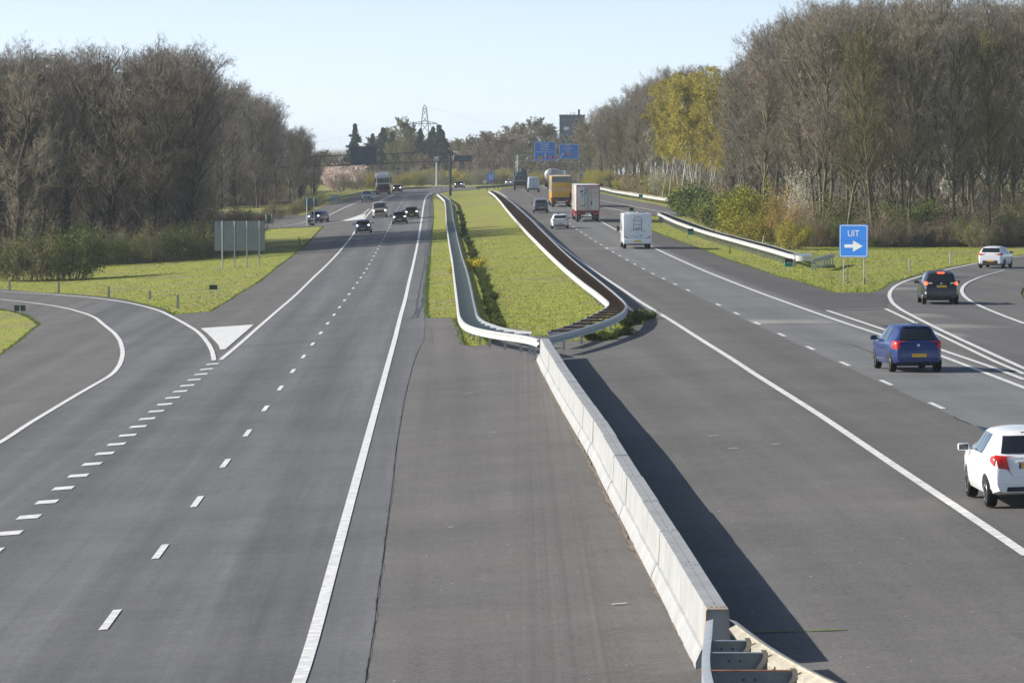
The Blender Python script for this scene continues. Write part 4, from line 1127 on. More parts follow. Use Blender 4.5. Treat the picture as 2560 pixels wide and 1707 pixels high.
# --- black estate / people carrier with brake lights
t = empty('people_carrier', (0, 0, 0), 0, 'black car braking with three lit red lamps at the start of the exit ramp', 'car')
TOPM = [(0, .60), (.015, .90), (.05, 1.02), (.10, 1.06), (.42, 1.50), (.58, 1.56), (.9, 1.60), (1.7, 1.62), (2.3, 1.58), (2.6, 1.50), (3.4, 1.06), (4.0, .92), (4.3, .76), (4.42, .55)]
b = Body(4.42, 1.79, TOPM, [(0, 1.02), (1, 1.03), (4.42, .85)], wr=.74)
hatchback(t, b, 'paint_black', [[(.55, 1.1), (1.0, 1.06), (1.05, 1.46), (.80, 1.45)], [(1.05, 1.05), (1.85, 1.05), (1.9, 1.5), (1.12, 1.48)], [(1.95, 1.05), (3.0, 1.03), (2.5, 1.48), (2.0, 1.5)]],
          [(-.66, 1.06), (.66, 1.06), (.58, 1.48), (-.58, 1.48)], (.80, 3.55), r=.32, bumper_black=(.24, .42, .60), plate_z=.88, glass_mat='glass_dark')
lights_rear(b, t, [(.80, 1.10), (.64, 1.08), (.64, .95), (.81, .94)], mat='lamp_red_lit', extra=([(.60, 1.06), (.42, 1.04), (.42, 1.0), (.60, 1.0)], 'lamp_clear')); badge(b, t, 1.02, .05)
b.patch('brake_light', [(-.17, 1.475), (.17, 1.475), (.17, 1.535), (-.17, 1.535)], 'rear', 'lamp_red_lit', t, off=.03, n=3)
b.patch('reflector', [(-.78, .50), (-.70, .50), (-.70, .60), (-.78, .60)], 'rear', 'lamp_clear', t, off=.02, n=2)
place(t, (2350, 761), hd=rad(-1.5), anchor=.8)
# --- white sporty hatchback on the ramp bend
t = empty('hatchback_car', (0, 0, 0), 0, 'white hatchback farther along on the exit ramp bend, seen at an angle', 'car')
TOPA = [(0, .58), (.02, .86), (.06, 1.0), (.12, 1.04), (.50, 1.36), (.70, 1.43), (1.1, 1.46), (1.7, 1.475), (2.3, 1.43), (2.6, 1.35), (3.35, 1.0), (3.9, .88), (4.2, .72), (4.3, .5)]
b = Body(4.28, 1.76, TOPA, [(0, .98), (1, .99), (4.3, .82)], wr=.73)
hatchback(t, b, 'paint_white', [[(1.0, 1.0), (1.8, 1.0), (1.85, 1.36), (1.2, 1.34)], [(1.88, 1.0), (2.95, .98), (2.45, 1.34), (1.93, 1.36)]],
          [(-.62, 1.06), (.62, 1.06), (.54, 1.34), (-.54, 1.34)], (.80, 3.42), r=.315, bumper_black=(.24, .52, .60), plate_z=.50, glass_mat='glass_dark')
lights_rear(b, t, [(.80, 1.0), (.46, .96), (.44, .90), (.81, .86)]); lights_side(b, t, [(.03, .86), (.30, .95), (.30, 1.0), (.05, 1.0)])
place(t, (2480, 671), hd=rad(-17), anchor=.8)
# --- white hatchback with a roof light bar
t = empty('hatchback_car', (0, 0, 0), 0, 'white hatchback with a bluish roof spot, left of the white lorry', 'car')
b = Body(4.26, 1.79, TOPA, [(0, .98), (1, .99), (4.3, .82)], wr=.74)
hatchback(t, b, 'paint_white', [[(1.0, 1.0), (1.8, 1.0), (1.85, 1.36), (1.2, 1.34)], [(1.88, 1.0), (2.95, .98), (2.45, 1.34), (1.93, 1.36)]],
          [(-.62, 1.04), (.62, 1.04), (.54, 1.34), (-.54, 1.34)], (.82, 3.42), r=.315, bumper_black=(.24, .40, .62), plate_z=.52, glass_mat='glass_dark')
lights_rear(b, t, [(.80, .98), (.40, .97), (.40, .92), (.80, .86)])
m = MB(); m.box(-.28, .02, .85, 1.1, 1.45, 1.53, .02); m.build('roof_light', 'plate_blue', t)
place(t, (1400, 572), anchor=.82)
# --- grey SUV
t = empty('suv_car', (0, 0, 0), 0, 'grey-blue SUV in the left lane, left of the yellow lorry', 'car')
TOPS = [(0, .66), (.02, .98), (.06, 1.10), (.12, 1.14), (.48, 1.52), (.66, 1.60), (1.1, 1.64), (1.8, 1.65), (2.4, 1.60), (2.7, 1.52), (3.4, 1.14), (4.1, 1.02), (4.4, .86), (4.5, .6)]
b = Body(4.5, 1.86, TOPS, [(0, 1.08), (1, 1.1), (4.5, .95)], wr=.76, zb=.28)
hatchback(t, b, 'paint_grey', [[(1.0, 1.12), (1.9, 1.12), (1.95, 1.52), (1.2, 1.50)], [(1.98, 1.12), (3.1, 1.1), (2.6, 1.5), (2.03, 1.52)]],
          [(-.66, 1.16), (.66, 1.16), (.58, 1.50), (-.58, 1.50)], (.85, 3.6), r=.35, bumper_black=(.30, .52, .70), plate_z=.62, glass_mat='glass_dark', hs=.1)
lights_rear(b, t, [(.84, 1.10), (.56, 1.08), (.56, 1.0), (.85, .98)])
place(t, (1352, 532.5), anchor=.85)

# --- oncoming cars
def oncoming(name, label, cat, b, col, ppx, r=.32, plate_z=.52, glass_top=None, heads=((.62, .86), .14, .10), grille=(.34, .30, .68), wheels=(.8, 3.5), lit=True, side_z=1.0, dz=0.0, hd=None, fog=False, blue_tint=None):
    t = empty(name, (0, 0, 0), 0, label, cat)
    b.build(col, t); W2 = b.hw; L = b.L
    zt = max(b.tz)
    zs = np.interp(.0, [0], [0])
    z0 = side_z + .04
    b.patch('windscreen', [(-W2 * .84, z0), (W2 * .84, z0), (W2 * .70, zt - .10), (-W2 * .70, zt - .10)], 'front', 'glass_dark', t, off=.012, n=9)
    for sg, v in ((-1, 'left'), (1, 'right')):
        b.patch('side_window', [(L * .24, side_z), (L * .66, side_z), (L * .56, zt - .13), (L * .30, zt - .13)], v, 'glass_side', t, off=.008)
        mirror(t, sg * (b.w(L * .66) - .01), L * .64, side_z + .04, sg, col)
    for y in wheels:
        arch(b, y, r * 1.15, t)
        for sg in (-1, 1): wheel(t, sg * (b.w(y) - .105), y, r, .20, sg)
    gz, gw, gt = grille
    b.patch('grille', [(-W2 * .62, gz), (W2 * .62, gz), (W2 * .55, gt), (-W2 * .55, gt)], 'front', 'trim_black', t, off=.010)
    (hx, hz), hw_, hh = heads
    for sg in (-1, 1):
        o = b.patch('headlight', [(sg * (hx - hw_), hz - hh * .7), (sg * (hx + hw_), hz - hh * .4), (sg * (hx + hw_), hz + hh), (sg * (hx - hw_), hz + hh * .5)], 'front', 'lamp_clear', t, off=.016, n=4)
        if lit:
            m = MB(); y = b.rear_y(hx, hz, True); m.lathe((sg * hx, y + .03, hz), 'y', [(-.02, .075), (.02, .075), (.035, .05)], 12); m.build('bulb', 'head_lit', o)
    number_plate(b, t, plate_z, 'front')
    m = MB(); m.box(-W2 * .72, W2 * .72, .3, L - .3, .18, .27); m.build('underbody', 'trim_black', t)
    place(t, ppx, facing=-1, anchor=wheels[1], hd=hd)
    return t
SED = [(0, .62), (.03, .92), (.10, 1.0), (.55, 1.06), (1.25, 1.38), (1.6, 1.44), (2.2, 1.45), (2.65, 1.38), (3.35, 1.02), (4.1, .90), (4.5, .74), (4.62, .5)]
EST = [(0, .62), (.03, .95), (.10, 1.02), (.50, 1.38), (1.0, 1.45), (2.2, 1.47), (2.65, 1.39), (3.35, 1.02), (4.1, .90), (4.5, .74), (4.62, .5)]
belt = [(0, .96), (4.62, .86)]
oncoming('saloon_car', 'dark navy saloon with lit headlights nearest on the left carriageway, by the left edge line', 'car', Body(4.62, 1.82, SED, belt), 'paint_navy', (909, 583.5), hd=None)
oncoming('estate_car', 'black estate with lit headlights in the fast lane, in front of another dark car', 'car', Body(4.62, 1.82, EST, belt), 'paint_dark', (1000, 560.5), fog=True)
oncoming('saloon_car', 'dark saloon partly behind the black estate, next to the right edge line', 'car', Body(4.62, 1.82, SED, belt), 'paint_dark', (1030, 547))
oncoming('estate_car', 'dark blue estate joining from the left ramp behind the two-legged sign', 'car', Body(4.62, 1.80, EST, belt), 'paint_navy', (789, 557.5), hd=rad(-14))
oncoming('hatchback_car', 'silver-white small car in the far left lane, in front of the red and white lorry', 'car', Body(4.1, 1.72, [(a * 4.1 / 3.95, c + .05) for a, c in HATCH['top']], HATCH['belt']), 'paint_silver', (917.5, 502), lit=False, wheels=(.7, 3.3), hd=rad(3))
oncoming('saloon_car', 'dark car just right of the red and white lorry', 'car', Body(4.62, 1.82, EST, belt), 'paint_dark', (993, 481.5))
oncoming('saloon_car', 'tiny dark car with bright headlights, right of the grey gantry post', 'car', Body(4.62, 1.82, SED, belt), 'paint_dark', (1147, 470.8), hd=rad(-8))
oncoming('saloon_car', 'pale blue car with bright headlights, left of the dark crane lorry on the distant bend', 'car', Body(4.62, 1.82, EST, belt), 'paint_silver', (1272, 463.2), hd=rad(-12))
# beige van, front view
VAN = [(0, .70), (.03, 1.4), (.10, 1.86), (.35, 1.93), (2.0, 1.97), (3.3, 1.93), (3.6, 1.84), (4.35, 1.20), (4.7, 1.08), (4.85, .90), (4.9, .55)]
oncoming('van', 'beige minivan with lit headlights between the hatched triangle and the dashed line', 'van', Body(4.9, 1.90, VAN, [(0, 1.15), (4.9, 1.05)], wr=.84), 'paint_beige', (950, 544.5), plate_z=.50, heads=((.74, .92), .12, .12), grille=(.66, 0, .98), side_z=1.18, r=.34, wheels=(.9, 3.95))
# pale blue panel van, rear view
t = empty('panel_van', (0, 0, 0), 0, 'pale blue-white panel van between the dark crane lorry and the tanker', 'van')
b = Body(5.4, 2.02, [(0, .6), (.02, 1.6), (.06, 2.40), (.16, 2.50), (3.6, 2.52), (4.1, 2.3), (4.7, 1.4), (5.2, 1.1), (5.4, .6)], [(0, 1.2), (5.4, 1.1)], wr=.88, zb=.4)
b.build('paint_palevan', t)
for sg in (-1, 1):
    b.patch('tail_light', [(sg * .98, 1.20), (sg * .88, 1.20), (sg * .88, .78), (sg * .99, .78)], 'rear', 'lamp_red', t, off=.02, n=3)
    mirror(t, sg * 1.0, 4.3, 1.35, sg, 'trim_black')
    for y in (.95, 4.4): wheel(t, sg * .88, y, .35, .22, sg)
for y in (.95, 4.4): arch(b, y, .42, t)
m = MB(); m.box(-.01, .01, -.012, .02, .75, 2.35); m.box(.03, .10, -.03, 0, .95, 1.25); m.build('door_gap', 'trim_black', t)
m = MB(); m.box(-.97, .97, -.10, .1, .42, .68, .03); m.build('bumper', 'paint_grey', t)
b.patch('windscreen', [(-.8, 1.5), (.8, 1.5), (.75, 2.2), (-.75, 2.2)], 'front', 'glass_dark', t)
number_plate(b, t, .82, 'rear')
place(t, (1333.5, 481), anchor=.95)

# ---------------- lorries
def twin(root, y, r=.5, dual=True, hw=1.05):
    for sg in (-1, 1):
        wheel(root, sg * hw, y, r, .30, sg, 'steel_light')
def lorry_rear(label, ppx, body, skirt, H=3.95, anchor=1.6, L=13.6, hd=None):
    t = empty('lorry', (0, 0, 0), 0, label, 'lorry')
    W2 = 1.275
    m = MB(); m.box(-W2, W2, 0.02, L, 1.18, H, .02); bd = m.build('cargo_box', body, t, smooth=30)
    m = MB(); m.box(-.5, .5, .2, L, .85, 1.18); m.box(-1.2, 1.2, .05, .2, .95, 1.15); m.build('chassis', 'steel_dark', t)
    m = MB(); m.box(-1.2, 1.2, .02, .12, .48, .60, .01)
    for x in (-.6, .6): m.box(x - .05, x + .05, .06, .14, .55, 1.0)
    m.build('underrun_bar', 'steel_dark', t)
    for sg in (-1, 1):
        m = MB(); m.box(min(sg * 1.22, sg * 1.25), max(sg * 1.22, sg * 1.25), 3.6, L - 4.2, .50, 1.12); m.build('side_skirt', skirt, t)
        m = MB(); m.box(sg * .9 - .32, sg * .9 + .32, .0, .08, .80, .98, .01); m.build('tail_light', 'lamp_red', t)
        m = MB(); m.box(sg * .92 - .20, sg * .92 + .20, 1.0, 1.02, .30, .85); m.build('mudflap', 'trim_black', t)
    for y in (1.6, 2.9, 4.2): twin(t, y)
    for y in (L - 2.6,): twin(t, y)
    # tractor unit
    m = MB(); m.box(-1.24, 1.24, L + .6, L + 2.6, .6, 3.5, .12); m.build('cab', skirt, t, smooth=40)
    m = MB(); m.box(-1.1, 1.1, L - 2.6, L + .7, .6, 1.05); m.build('tractor_frame', 'steel_dark', t)
    for y in (L + 1.6,): twin(t, y, hw=1.08)
    for sg in (-1, 1):
        m = MB(); m.box(min(sg * 1.28, sg * 1.50), max(sg * 1.28, sg * 1.50), L + 2.2, L + 2.35, 2.1, 2.9, .03); m.build('wing_mirror', 'trim_black', t)
    place(t, ppx, anchor=anchor, hd=hd)
    return t
# white refrigerated lorry
t = lorry_rear('white refrigerated lorry with red frame and printed rear doors, right of the yellow lorry', (1469, 555), 'paint_cream', 'paint_red', H=3.98, anchor=1.6)
m = MB()
for x in (-1.25, 1.17): m.box(x, x + .08, -.015, .03, 1.15, 3.95)
m.box(-1.25, 1.25, -.016, .03, 3.86, 3.97); m.box(-1.25, 1.25, -.016, .03, 1.14, 1.26); m.build('door_frame', 'paint_red', t)
m = MB(); m.box(-.012, .012, -.02, .02, 1.28, 3.84); 
for x in (-.35, -.12, .12, .35): m.tube([(x - .02, -.03, 1.3), (x - .02, -.03, 3.8)], .014, 5)
m.build('door_lock_rod', 'steel_dark', t)
m = MB(); m.box(-1.2, -.9, -.03, -.01, 3.84, 3.95); m.box(.9, 1.2, -.03, -.01, 3.84, 3.95); m.build('marker_light', 'lamp_red', t)
m = MB(); y = -.022
def flat(pts): m.add([(a, y, c) for a, c in pts], [tuple(range(len(pts)))])
flat([(-.92, 3.30), (-.62, 3.42), (-.55, 3.28), (-.66, 3.12), (-.80, 3.22)]); flat([(-.16, 3.62), (-.22, 3.6), (-.26, 3.2), (-.42, 2.98), (-.60, 2.95), (-.58, 2.9), (-.38, 2.92), (-.20, 3.15)])
flat([(-.70, 3.05), (-.64, 3.05), (-.60, 2.75), (-.64, 2.62)]); flat([(-1.02, 1.84), (-.7, 1.76), (-.45, 1.80), (-.30, 1.95), (-.28, 1.86), (-.45, 1.72), (-.75, 1.70)])
flat([(.30, 2.25), (.42, 2.25), (.44, 1.85), (.30, 1.85)]); m.build('door_graphic', 'sign_back_dark', t, fix=False)
for k, (s_, sz) in enumerate([('CULINAIR', .20), ('&', .14), ('EXCLUSIEF', .19), ('horeca service', .13), ('dagvers', .12)]):
    text_obj(s_, sz, 'sign_red', t, (.62, -.024, 3.64 - k * .26), ext=.002)
m = MB(); m.box(-.28, .28, -.02, .02, .82, 1.0); m.build('number_plate', 'plate_white', t)
# yellow lorry
t = lorry_rear('yellow lorry with white lettering, half hidden by the white lorry', (1403, 518), 'paint_yellow', 'paint_yellow', H=3.98, anchor=1.6, L=12)
m = MB(); m.box(-1.24, 1.24, -.03, .02, 3.2, 3.92); m.build('roller_shutter', 'sign_back', t)
text_obj('JUMBO', .56, 'sign_white', t, (-.02, -.03, 2.28), ext=.004, xs=1.12)
m = MB(); m.box(-1.15, 1.15, -.12, .0, 1.12, 1.28, .01); m.build('tail_lift', 'steel_dark', t)
m = MB(); m.box(-1.29, -1.276, .6, 11.6, 1.9, 3.5); m.build('side_panel', 'paint_palevan', t)
m = MB(); m.box(.55, .8, -.04, -.01, .75, .9); m.build('number_plate', 'plate_yellow', t)
# red and white lorry, front view
t = empty('lorry', (0, 0, 0), 0, 'white and red lorry coming towards the camera on the left carriageway', 'lorry')
m = MB(); m.box(-1.24, 1.24, 0, 2.3, 2.0, 3.55, .12); m.box(-1.22, 1.22, .1, 2.32, 1.2, 2.1, .05); m.box(-1.15, 1.15, .2, 2.0, 3.5, 3.85, .15); m.build('cab', 'paint_white', t, smooth=40)
m = MB(); m.box(-1.26, 1.26, .2, 2.36, .38, 1.45, .08); m.build('bumper', 'paint_red', t, smooth=40)
m = MB(); m.box(-1.12, 1.12, 2.28, 2.325, 2.1, 2.95, .03); m.build('windscreen', 'glass_dark', t)
m = MB(); m.box(-1.0, 1.0, 2.30, 2.375, .75, 1.85, .04); m.box(-.8, .8, 2.34, 2.39, .45, .68, .02); m.build('grille', 'trim_black', t)
for sg in (-1, 1):
    m = MB(); m.box(sg * 1.0 - .2, sg * 1.0 + .2, 2.35, 2.39, .62, .80, .02); m.build('headlight', 'lamp_clear', t)
    m = MB(); m.box(min(sg * 1.26, sg * 1.5), max(sg * 1.26, sg * 1.5), 2.0, 2.15, 2.2, 3.0, .03); m.build('wing_mirror', 'trim_black', t)
    wheel(t, sg * 1.05, 1.0, .5, .3, sg)
m = MB(); m.box(-1.275, 1.275, -13.9, -.5, 1.15, 3.97, .02); m.build('cargo_box', 'sign_back', t)
for y in (-12.3, -11, -9.7, -2.2): twin(t, y)
m = MB(); m.box(-.5, .5, -13.5, 1, .7, 1.15); m.build('chassis', 'steel_dark', t)
place(t, (959, 486.8), facing=-1, anchor=1.0, hd=rad(2.5))
# dark crane lorry
t = empty('lorry', (0, 0, 0), 0, 'dark flatbed lorry with a folded crane, left of the pale panel van', 'lorry')
m = MB(); m.box(-1.2, 1.2, 0, 7.2, 1.05, 1.25); m.box(-1.22, 1.22, .0, .06, .95, 1.75, .01); m.box(-1.1, 1.1, .05, .15, .45, .65); m.build('flatbed', 'steel_dark', t)
m = MB(); m.box(-1.24, 1.24, -.03, .0, 1.66, 1.76); m.build('tailboard_edge', 'steel_light', t)
m = MB(); m.box(-1.2, 1.2, 7.4, 9.4, .7, 3.1, .12); m.build('cab', 'paint_dark', t, smooth=40)
m = MB(); m.box(-.5, .9, 5.9, 7.1, 1.25, 3.2, .1); m.tube([(-.9, 6.4, 1.4), (-.7, 6.4, 3.0), (.2, 6.4, 3.7), (.9, 6.3, 3.3), (1.0, 6.3, 1.6)], .17, 6); m.tube([(.1, 6.2, 1.3), (.15, 6.1, 3.75)], .2, 6); m.build('crane', 'sign_back_dark', t)
m = MB(); m.box(-1.1, .7, 2.5, 5.8, 1.25, 2.6, .1); m.build('load', 'sign_back_dark', t)
for y in (1.3, 2.6, 8.3): twin(t, y)
place(t, (1302, 476.5), anchor=1.3)
# tanker
t = empty('tanker_lorry', (0, 0, 0), 0, 'silver tanker lorry behind the yellow lorry', 'lorry')
m = MB(); m.lathe((0, 6, 2.5), 'y', [(-6.05, .2), (-5.98, .8), (-5.8, 1.10), (-5.5, 1.22), (5.5, 1.22), (5.9, .8)], 28); m.build('tank', 'galvanised', t, smooth=50)
m = MB(); m.box(-1.2, 1.2, .1, .25, .6, .85); m.box(-.5, .5, .2, 12, .9, 1.3); m.box(-1.2, 1.2, .3, 4.5, 1.0, 1.15); m.build('chassis', 'steel_dark', t)
m = MB(); m.tube([(-.5, .2, 3.7), (-.5, 11, 3.9)], .03, 5); m.tube([(-.3, .1, 1.2), (-.3, .1, 3.9)], .03, 5); m.tube([(.1, .1, 1.2), (.1, .1, 3.9)], .03, 5); m.build('ladder', 'steel_light', t)
for y in (1.2, 2.5, 3.8, 10.4, 14): twin(t, y)
m = MB(); m.box(-1.22, 1.22, 12.6, 14.8, .7, 3.4, .12); m.build('cab', 'paint_white', t, smooth=40)
m = MB(); m.box(-1.1, -.7, -.0, .1, .7, .85); m.box(.7, 1.1, -.0, .1, .7, .85); m.build('tail_light', 'lamp_red', t)
place(t, (1377, 468.5), anchor=1.2, hd=rad(-8))
# ---------------- motorhome
t = empty('motorhome', (0, 0, 0), 0, 'white motorhome with a rear ladder driving in the right lane', 'camper van')
W2 = 1.15
m = MB(); m.box(-W2, W2, 0, 5.0, .48, 2.86, .10); m.build('living_cabin', 'paint_camper', t, smooth=40)
m = MB(); m.box(-1.10, 1.10, 4.8, 6.2, .48, 2.70, .25); m.box(-.98, .98, 5.8, 7.1, .45, 1.25, .15); m.build('driver_cab', 'paint_camper', t, smooth=40)
m = MB(); m.box(-W2 + .04, W2 - .04, -.07, .25, .42, .86, .05); m.build('bumper', 'paint_camper', t, smooth=40)
m = MB(); m.box(-W2 + .12, W2 - .12, -.012, .01, .895, .91); m.box(-.62, .62, -.012, .01, 1.55, 1.56); m.build('panel_line', 'sign_back', t)
m = MB()
for x in (-.32, .32): m.tube([(x, -.02, 1.45), (x, -.10, 1.50), (x, -.10, 2.62), (x, .12, 2.74)], .022, 6)
for z in (1.62, 1.95, 2.28, 2.56): m.tube([(-.32, -.10, z), (.32, -.10, z)], .016, 6)
m.build('ladder', 'steel_dark', t)
m = MB()
for x in (-.32, .32): m.tube([(x, -.105, 2.50), (x, -.105, 2.64)], .026, 6)
m.build('ladder_cap', 'sign_white', t)
m = MB(); m.tube([(-.22, -.03, 1.62), (-.05, -.05, 1.50), (.18, -.03, 1.64), (.05, -.04, 1.72)], .025, 6)
for x, z, w in [(-.6, 1.42, .16), (.35, 1.42, .3), (-.6, 1.08, .2), (.1, 1.10, .35), (.55, 1.11, .15), (-.25, .98, .3), (-.05, 1.2, .08)]: m.box(x, x + w, -.014, -.004, z, z + .022)
for x, z in [(-.3, 1.08), (.28, 1.08), (.28, .98)]: m.box(x - .03, x + .03, -.03, 0, z - .03, z + .03)
m.build('rear_graphic', 'sign_back_dark', t)
for sg in (-1, 1):
    m = MB(); m.prism([(sg * .68, .82), (sg * .74, .90), (sg * 1.06, 1.04), (sg * 1.02, .94)], 'y', -.02, .02); m.build('tail_light', 'lamp_red', t)
    mirror(t, sg * 1.12, 6.1, 1.55, sg, 'trim_black')
    m = MB(); m.box(min(sg * 1.2, sg * 1.42), max(sg * 1.2, sg * 1.42), 6.0, 6.15, 1.30, 1.75, .03); m.build('mirror_arm', 'trim_black', t)
    for y in (1.3, 5.9): wheel(t, sg * .98, y, .33, .24, sg)
    m = MB(); x = sg * (W2 + .004); m.add([(x, 2.0, 1.5), (x, 3.1, 1.5), (x, 3.1, 2.2), (x, 2.0, 2.2)], [(0, 1, 2, 3)]); m.build('side_window', 'glass_side', t, fix=False)
m = MB(); m.box(-.75, .75, .2, 5.5, .34, .5); m.box(-.9, .9, .9, 1.2, .30, .40); m.build('underbody', 'trim_black', t)
m = MB(); m.box(-.75, -.25, 1.0, 1.6, 2.86, 2.98, .03); m.build('roof_hatch', 'paint_cream', t)
m = MB(); m.box(.1, .75, 2.2, 2.9, 2.86, 2.99, .04); m.build('roof_box', 'sign_back', t)
m = MB(); m.box(-.28, .28, -.085, -.06, .56, .70); m.build('number_plate', 'plate_yellow', t)
m = MB(); m.box(.85, .93, -.012, .0, 1.85, 1.95); m.build('sticker', 'plate_yellow', t)
place(t, (1592, 622), anchor=1.3)
# ================================================================== signs, posts, gantries
def stand(pxy, label, cat, name, rz=0.0, group=None):
    p = P(*pxy); return empty(name, p, rz, label, cat, group), p
def pole(root, x, z0, z1, r, mat='steel_light', name='post', y=0.0):
    m = MB(); m.tube([(x, y, z0), (x, y, z1)], r, 8); return m.build(name, mat, root, smooth=40)
def rrect(x0, x1, z0, z1, r, n=5):
    pts = []
    for cx, cz, a0 in ((x1 - r, z1 - r, 0), (x0 + r, z1 - r, 90), (x0 + r, z0 + r, 180), (x1 - r, z0 + r, 270)):
        for k in range(n + 1):
            a = rad(a0 + 90 * k / n); pts.append((cx + r * math.cos(a), cz + r * math.sin(a)))
    return pts
def frame(mb, x0, x1, z0, z1, r, w, y, d=.004):
    o = rrect(x0, x1, z0, z1, r); i = rrect(x0 + w, x1 - w, z0 + w, z1 - w, max(r - w, .01)); n = len(o)
    mb.add([(a, y, b) for a, b in o] + [(a, y, b) for a, b in i], [(k, (k + 1) % n, (k + 1) % n + n, k + n) for k in range(n)])
# exit sign UIT
t, p = stand((2134, 708), 'blue exit sign reading UIT with a white arrow on the right gore', 'road sign', 'exit_sign', rad(-22))
s = F / p.y; zc = lambda y: (708 - y) / s; xc = lambda x: (x - 2134) / s / math.cos(rad(22))
x0, x1, z0, z1 = xc(2099.5), xc(2168.5), zc(643), zc(561.5)
m = MB(); m.prism(rrect(x0, x1, z0, z1, .05), 'y', -.03, 0); bd = m.build('board', 'sign_blue', t)
m = MB(); frame(m, x0 + .035, x1 - .035, z0 + .035, z1 - .035, .14, .035, -.034); m.build('border', 'sign_white', bd, fix=False)
w = x1 - x0; h = z1 - z0; cx = (x0 + x1) / 2
text_obj('UIT', .50, 'sign_white', bd, (cx - .01, -.034, z0 + h * .72), ext=.003, xs=.92)
m = MB(); ca, cz = cx, z0 + h * .34
m.add([(ca + a * w, -.034, cz + b * w) for a, b in [(-.32, -.055), (-.02, -.055), (-.02, -.19), (.32, 0), (-.02, .19), (-.02, .055), (-.32, .055)]], [tuple(range(7))]); m.build('arrow', 'sign_white', bd, fix=False)
m = MB(); m.box(x0, x1, -.035, -.032, z0 + h * .505, z0 + h * .515); m.build('panel_joint', 'sign_blue_dark', bd)
pole(t, xc(2109), -.1, z1 - .1, .03, 'steel_light', y=.06); pole(t, xc(2112.5), .0, z0 + .3, .022, 'steel_dark', y=.6); pole(t, xc(2158.5), -.2, z1 - .1, .03, 'steel_light', y=.06)
m = MB(); m.tube([(xc(2161), -.05, -.15), (xc(2161), -.05, .32)], .05, 8); m.build('post_sleeve', 'steel_dark', t)
# hectometre plates on short posts
def hecto(base, x0, x1, y0, y1, label, split=.45, top='sign_black', bot='sign_green', post='steel_light', digits=None):
    t, p = stand(base, label, 'distance marker', 'hectometre_sign'); s = F / p.y
    X0, X1, Z0, Z1 = (x0 - base[0]) / s, (x1 - base[0]) / s, (base[1] - y1) / s, (base[1] - y0) / s
    zs = Z1 - (Z1 - Z0) * split
    if bot: m = MB(); m.box(X0, X1, -.02, 0, Z0, zs - .003, .004); m.build('plate', bot, t)
    m = MB(); m.box(X0, X1, -.021, 0, zs if bot else Z0, Z1, .004); m.build('plate', top, t)
    if digits:
        for k, d in enumerate(digits): text_obj(d, (Z1 - Z0) * .26, 'sign_white', t, ((X0 + X1) / 2, -.024, Z1 - (Z1 - Z0) * (.24 + .27 * k)), ext=.002)
    pole(t, 0, -.1, Z1 - .05, .018, post, y=.02); return t
hecto((1725.5, 597), 1719.5, 1734, 571.5, 587, 'small black and green distance marker in the grass, second along the long gore guardrail')
hecto((1970.5, 679), 1961.8, 1981.5, 646.5, 667, 'small black and green distance marker beside the rounded guardrail nose', digits=('', '61,8'))
hecto((1581, 540), 1573.5, 1584.5, 519, 531, 'small dark and green marker seen just above the motorhome roof')
hecto((1602, 506), 1597, 1607, 486, 494, 'teal marker plate in front of the far entry-ramp guardrail', bot=None, top='sign_green')
hecto((1503, 478), 1499, 1508, 459, 466, 'tiny dark green marker plate just right of the white lorry roof', bot=None, top='sign_dark_green')
hecto((538.6, 749), 523.5, 543.5, 712, 724, 'dark green marker plate on a thin post on the left gore grass', bot=None, top='sign_dark_green')
t, p = stand((50.6, 791), 'two dark green marker plates side by side on one post at the left edge', 'distance marker', 'hectometre_sign'); s = F / p.y
for a, b_ in ((35.5, 49), (50.5, 64)): m = MB(); m.box((a - 50.6) / s, (b_ - 50.6) / s, -.02, 0, (791 - 777.5) / s, (791 - 763) / s, .004); m.build('plate', 'sign_dark_green', t)
pole(t, 0, -.1, .55, .018, 'steel_light', y=.02)
# delineator posts
def delin(base, topy, w, mat, label, group=None, tilt=0.0, name='delineator_post', band=True):
    t, p = stand(base, label, 'roadside post', name, 0, group); s = F / p.y; h = (base[1] - topy) / s
    m = MB(); m.prism([(-w / 2, 0), (w / 2, 0), (w * .5, h * .96), (w * .2, h), (-w * .4, h * .98)], 'y', -w * .35, w * .35); m.build('shaft', mat, t)
    if band: m = MB(); m.box(-w * .3, w * .3, -w * .36 - .004, -w * .35, h * .80, h * .90); m.build('reflector', 'lamp_clear' if mat != 'sign_black' else 'lamp_red', t)
    t.rotation_euler = (0, tilt, 0); return t
delin((2273, 678), 647.5, .12, 'post_white', 'white roadside post on the right gore grass, the nearer and lower of the pair')
delin((2376.5, 659), 627.5, .13, 'post_white', 'white roadside post on the right gore grass, closest to the white hatchback on the ramp')
delin((1706, 518), 504, .12, 'post_white', 'small white roadside post before the bright guardrail of the entry ramp')
delin((697.6, 571), 558.5, .16, 'post_white', 'small white roadside post left of the two-legged sign')
for i, (x, y0, y1, d_) in enumerate([(24, 727, 701, 'leftmost'), (147, 732, 704.5, 'second from the left'), (272, 744, 715.5, 'middle'), (374.5, 749, 725.5, 'fourth from the left'), (444.5, 771, 736.5, 'nearest and rightmost')]):
    delin((x, y0), y1, .16, 'post_grey', 'grey weathered post beside the left ramp, ' + d_ + ' of five', 'grey posts along the left ramp', band=False)
delin((1825, 634), 614, .07, 'sign_black', 'short dark post with a red top in the grass below the long guardrail')
delin((1650.5, 563), 550, .06, 'steel_dark', 'short dark leaning stake right of the motorhome', tilt=rad(22), name='stake', band=False)
delin((750.5, 613), 590.5, .07, 'trim_black', 'thin dark leaning stake in the shaded gore grass', tilt=rad(-10), name='stake', band=False)
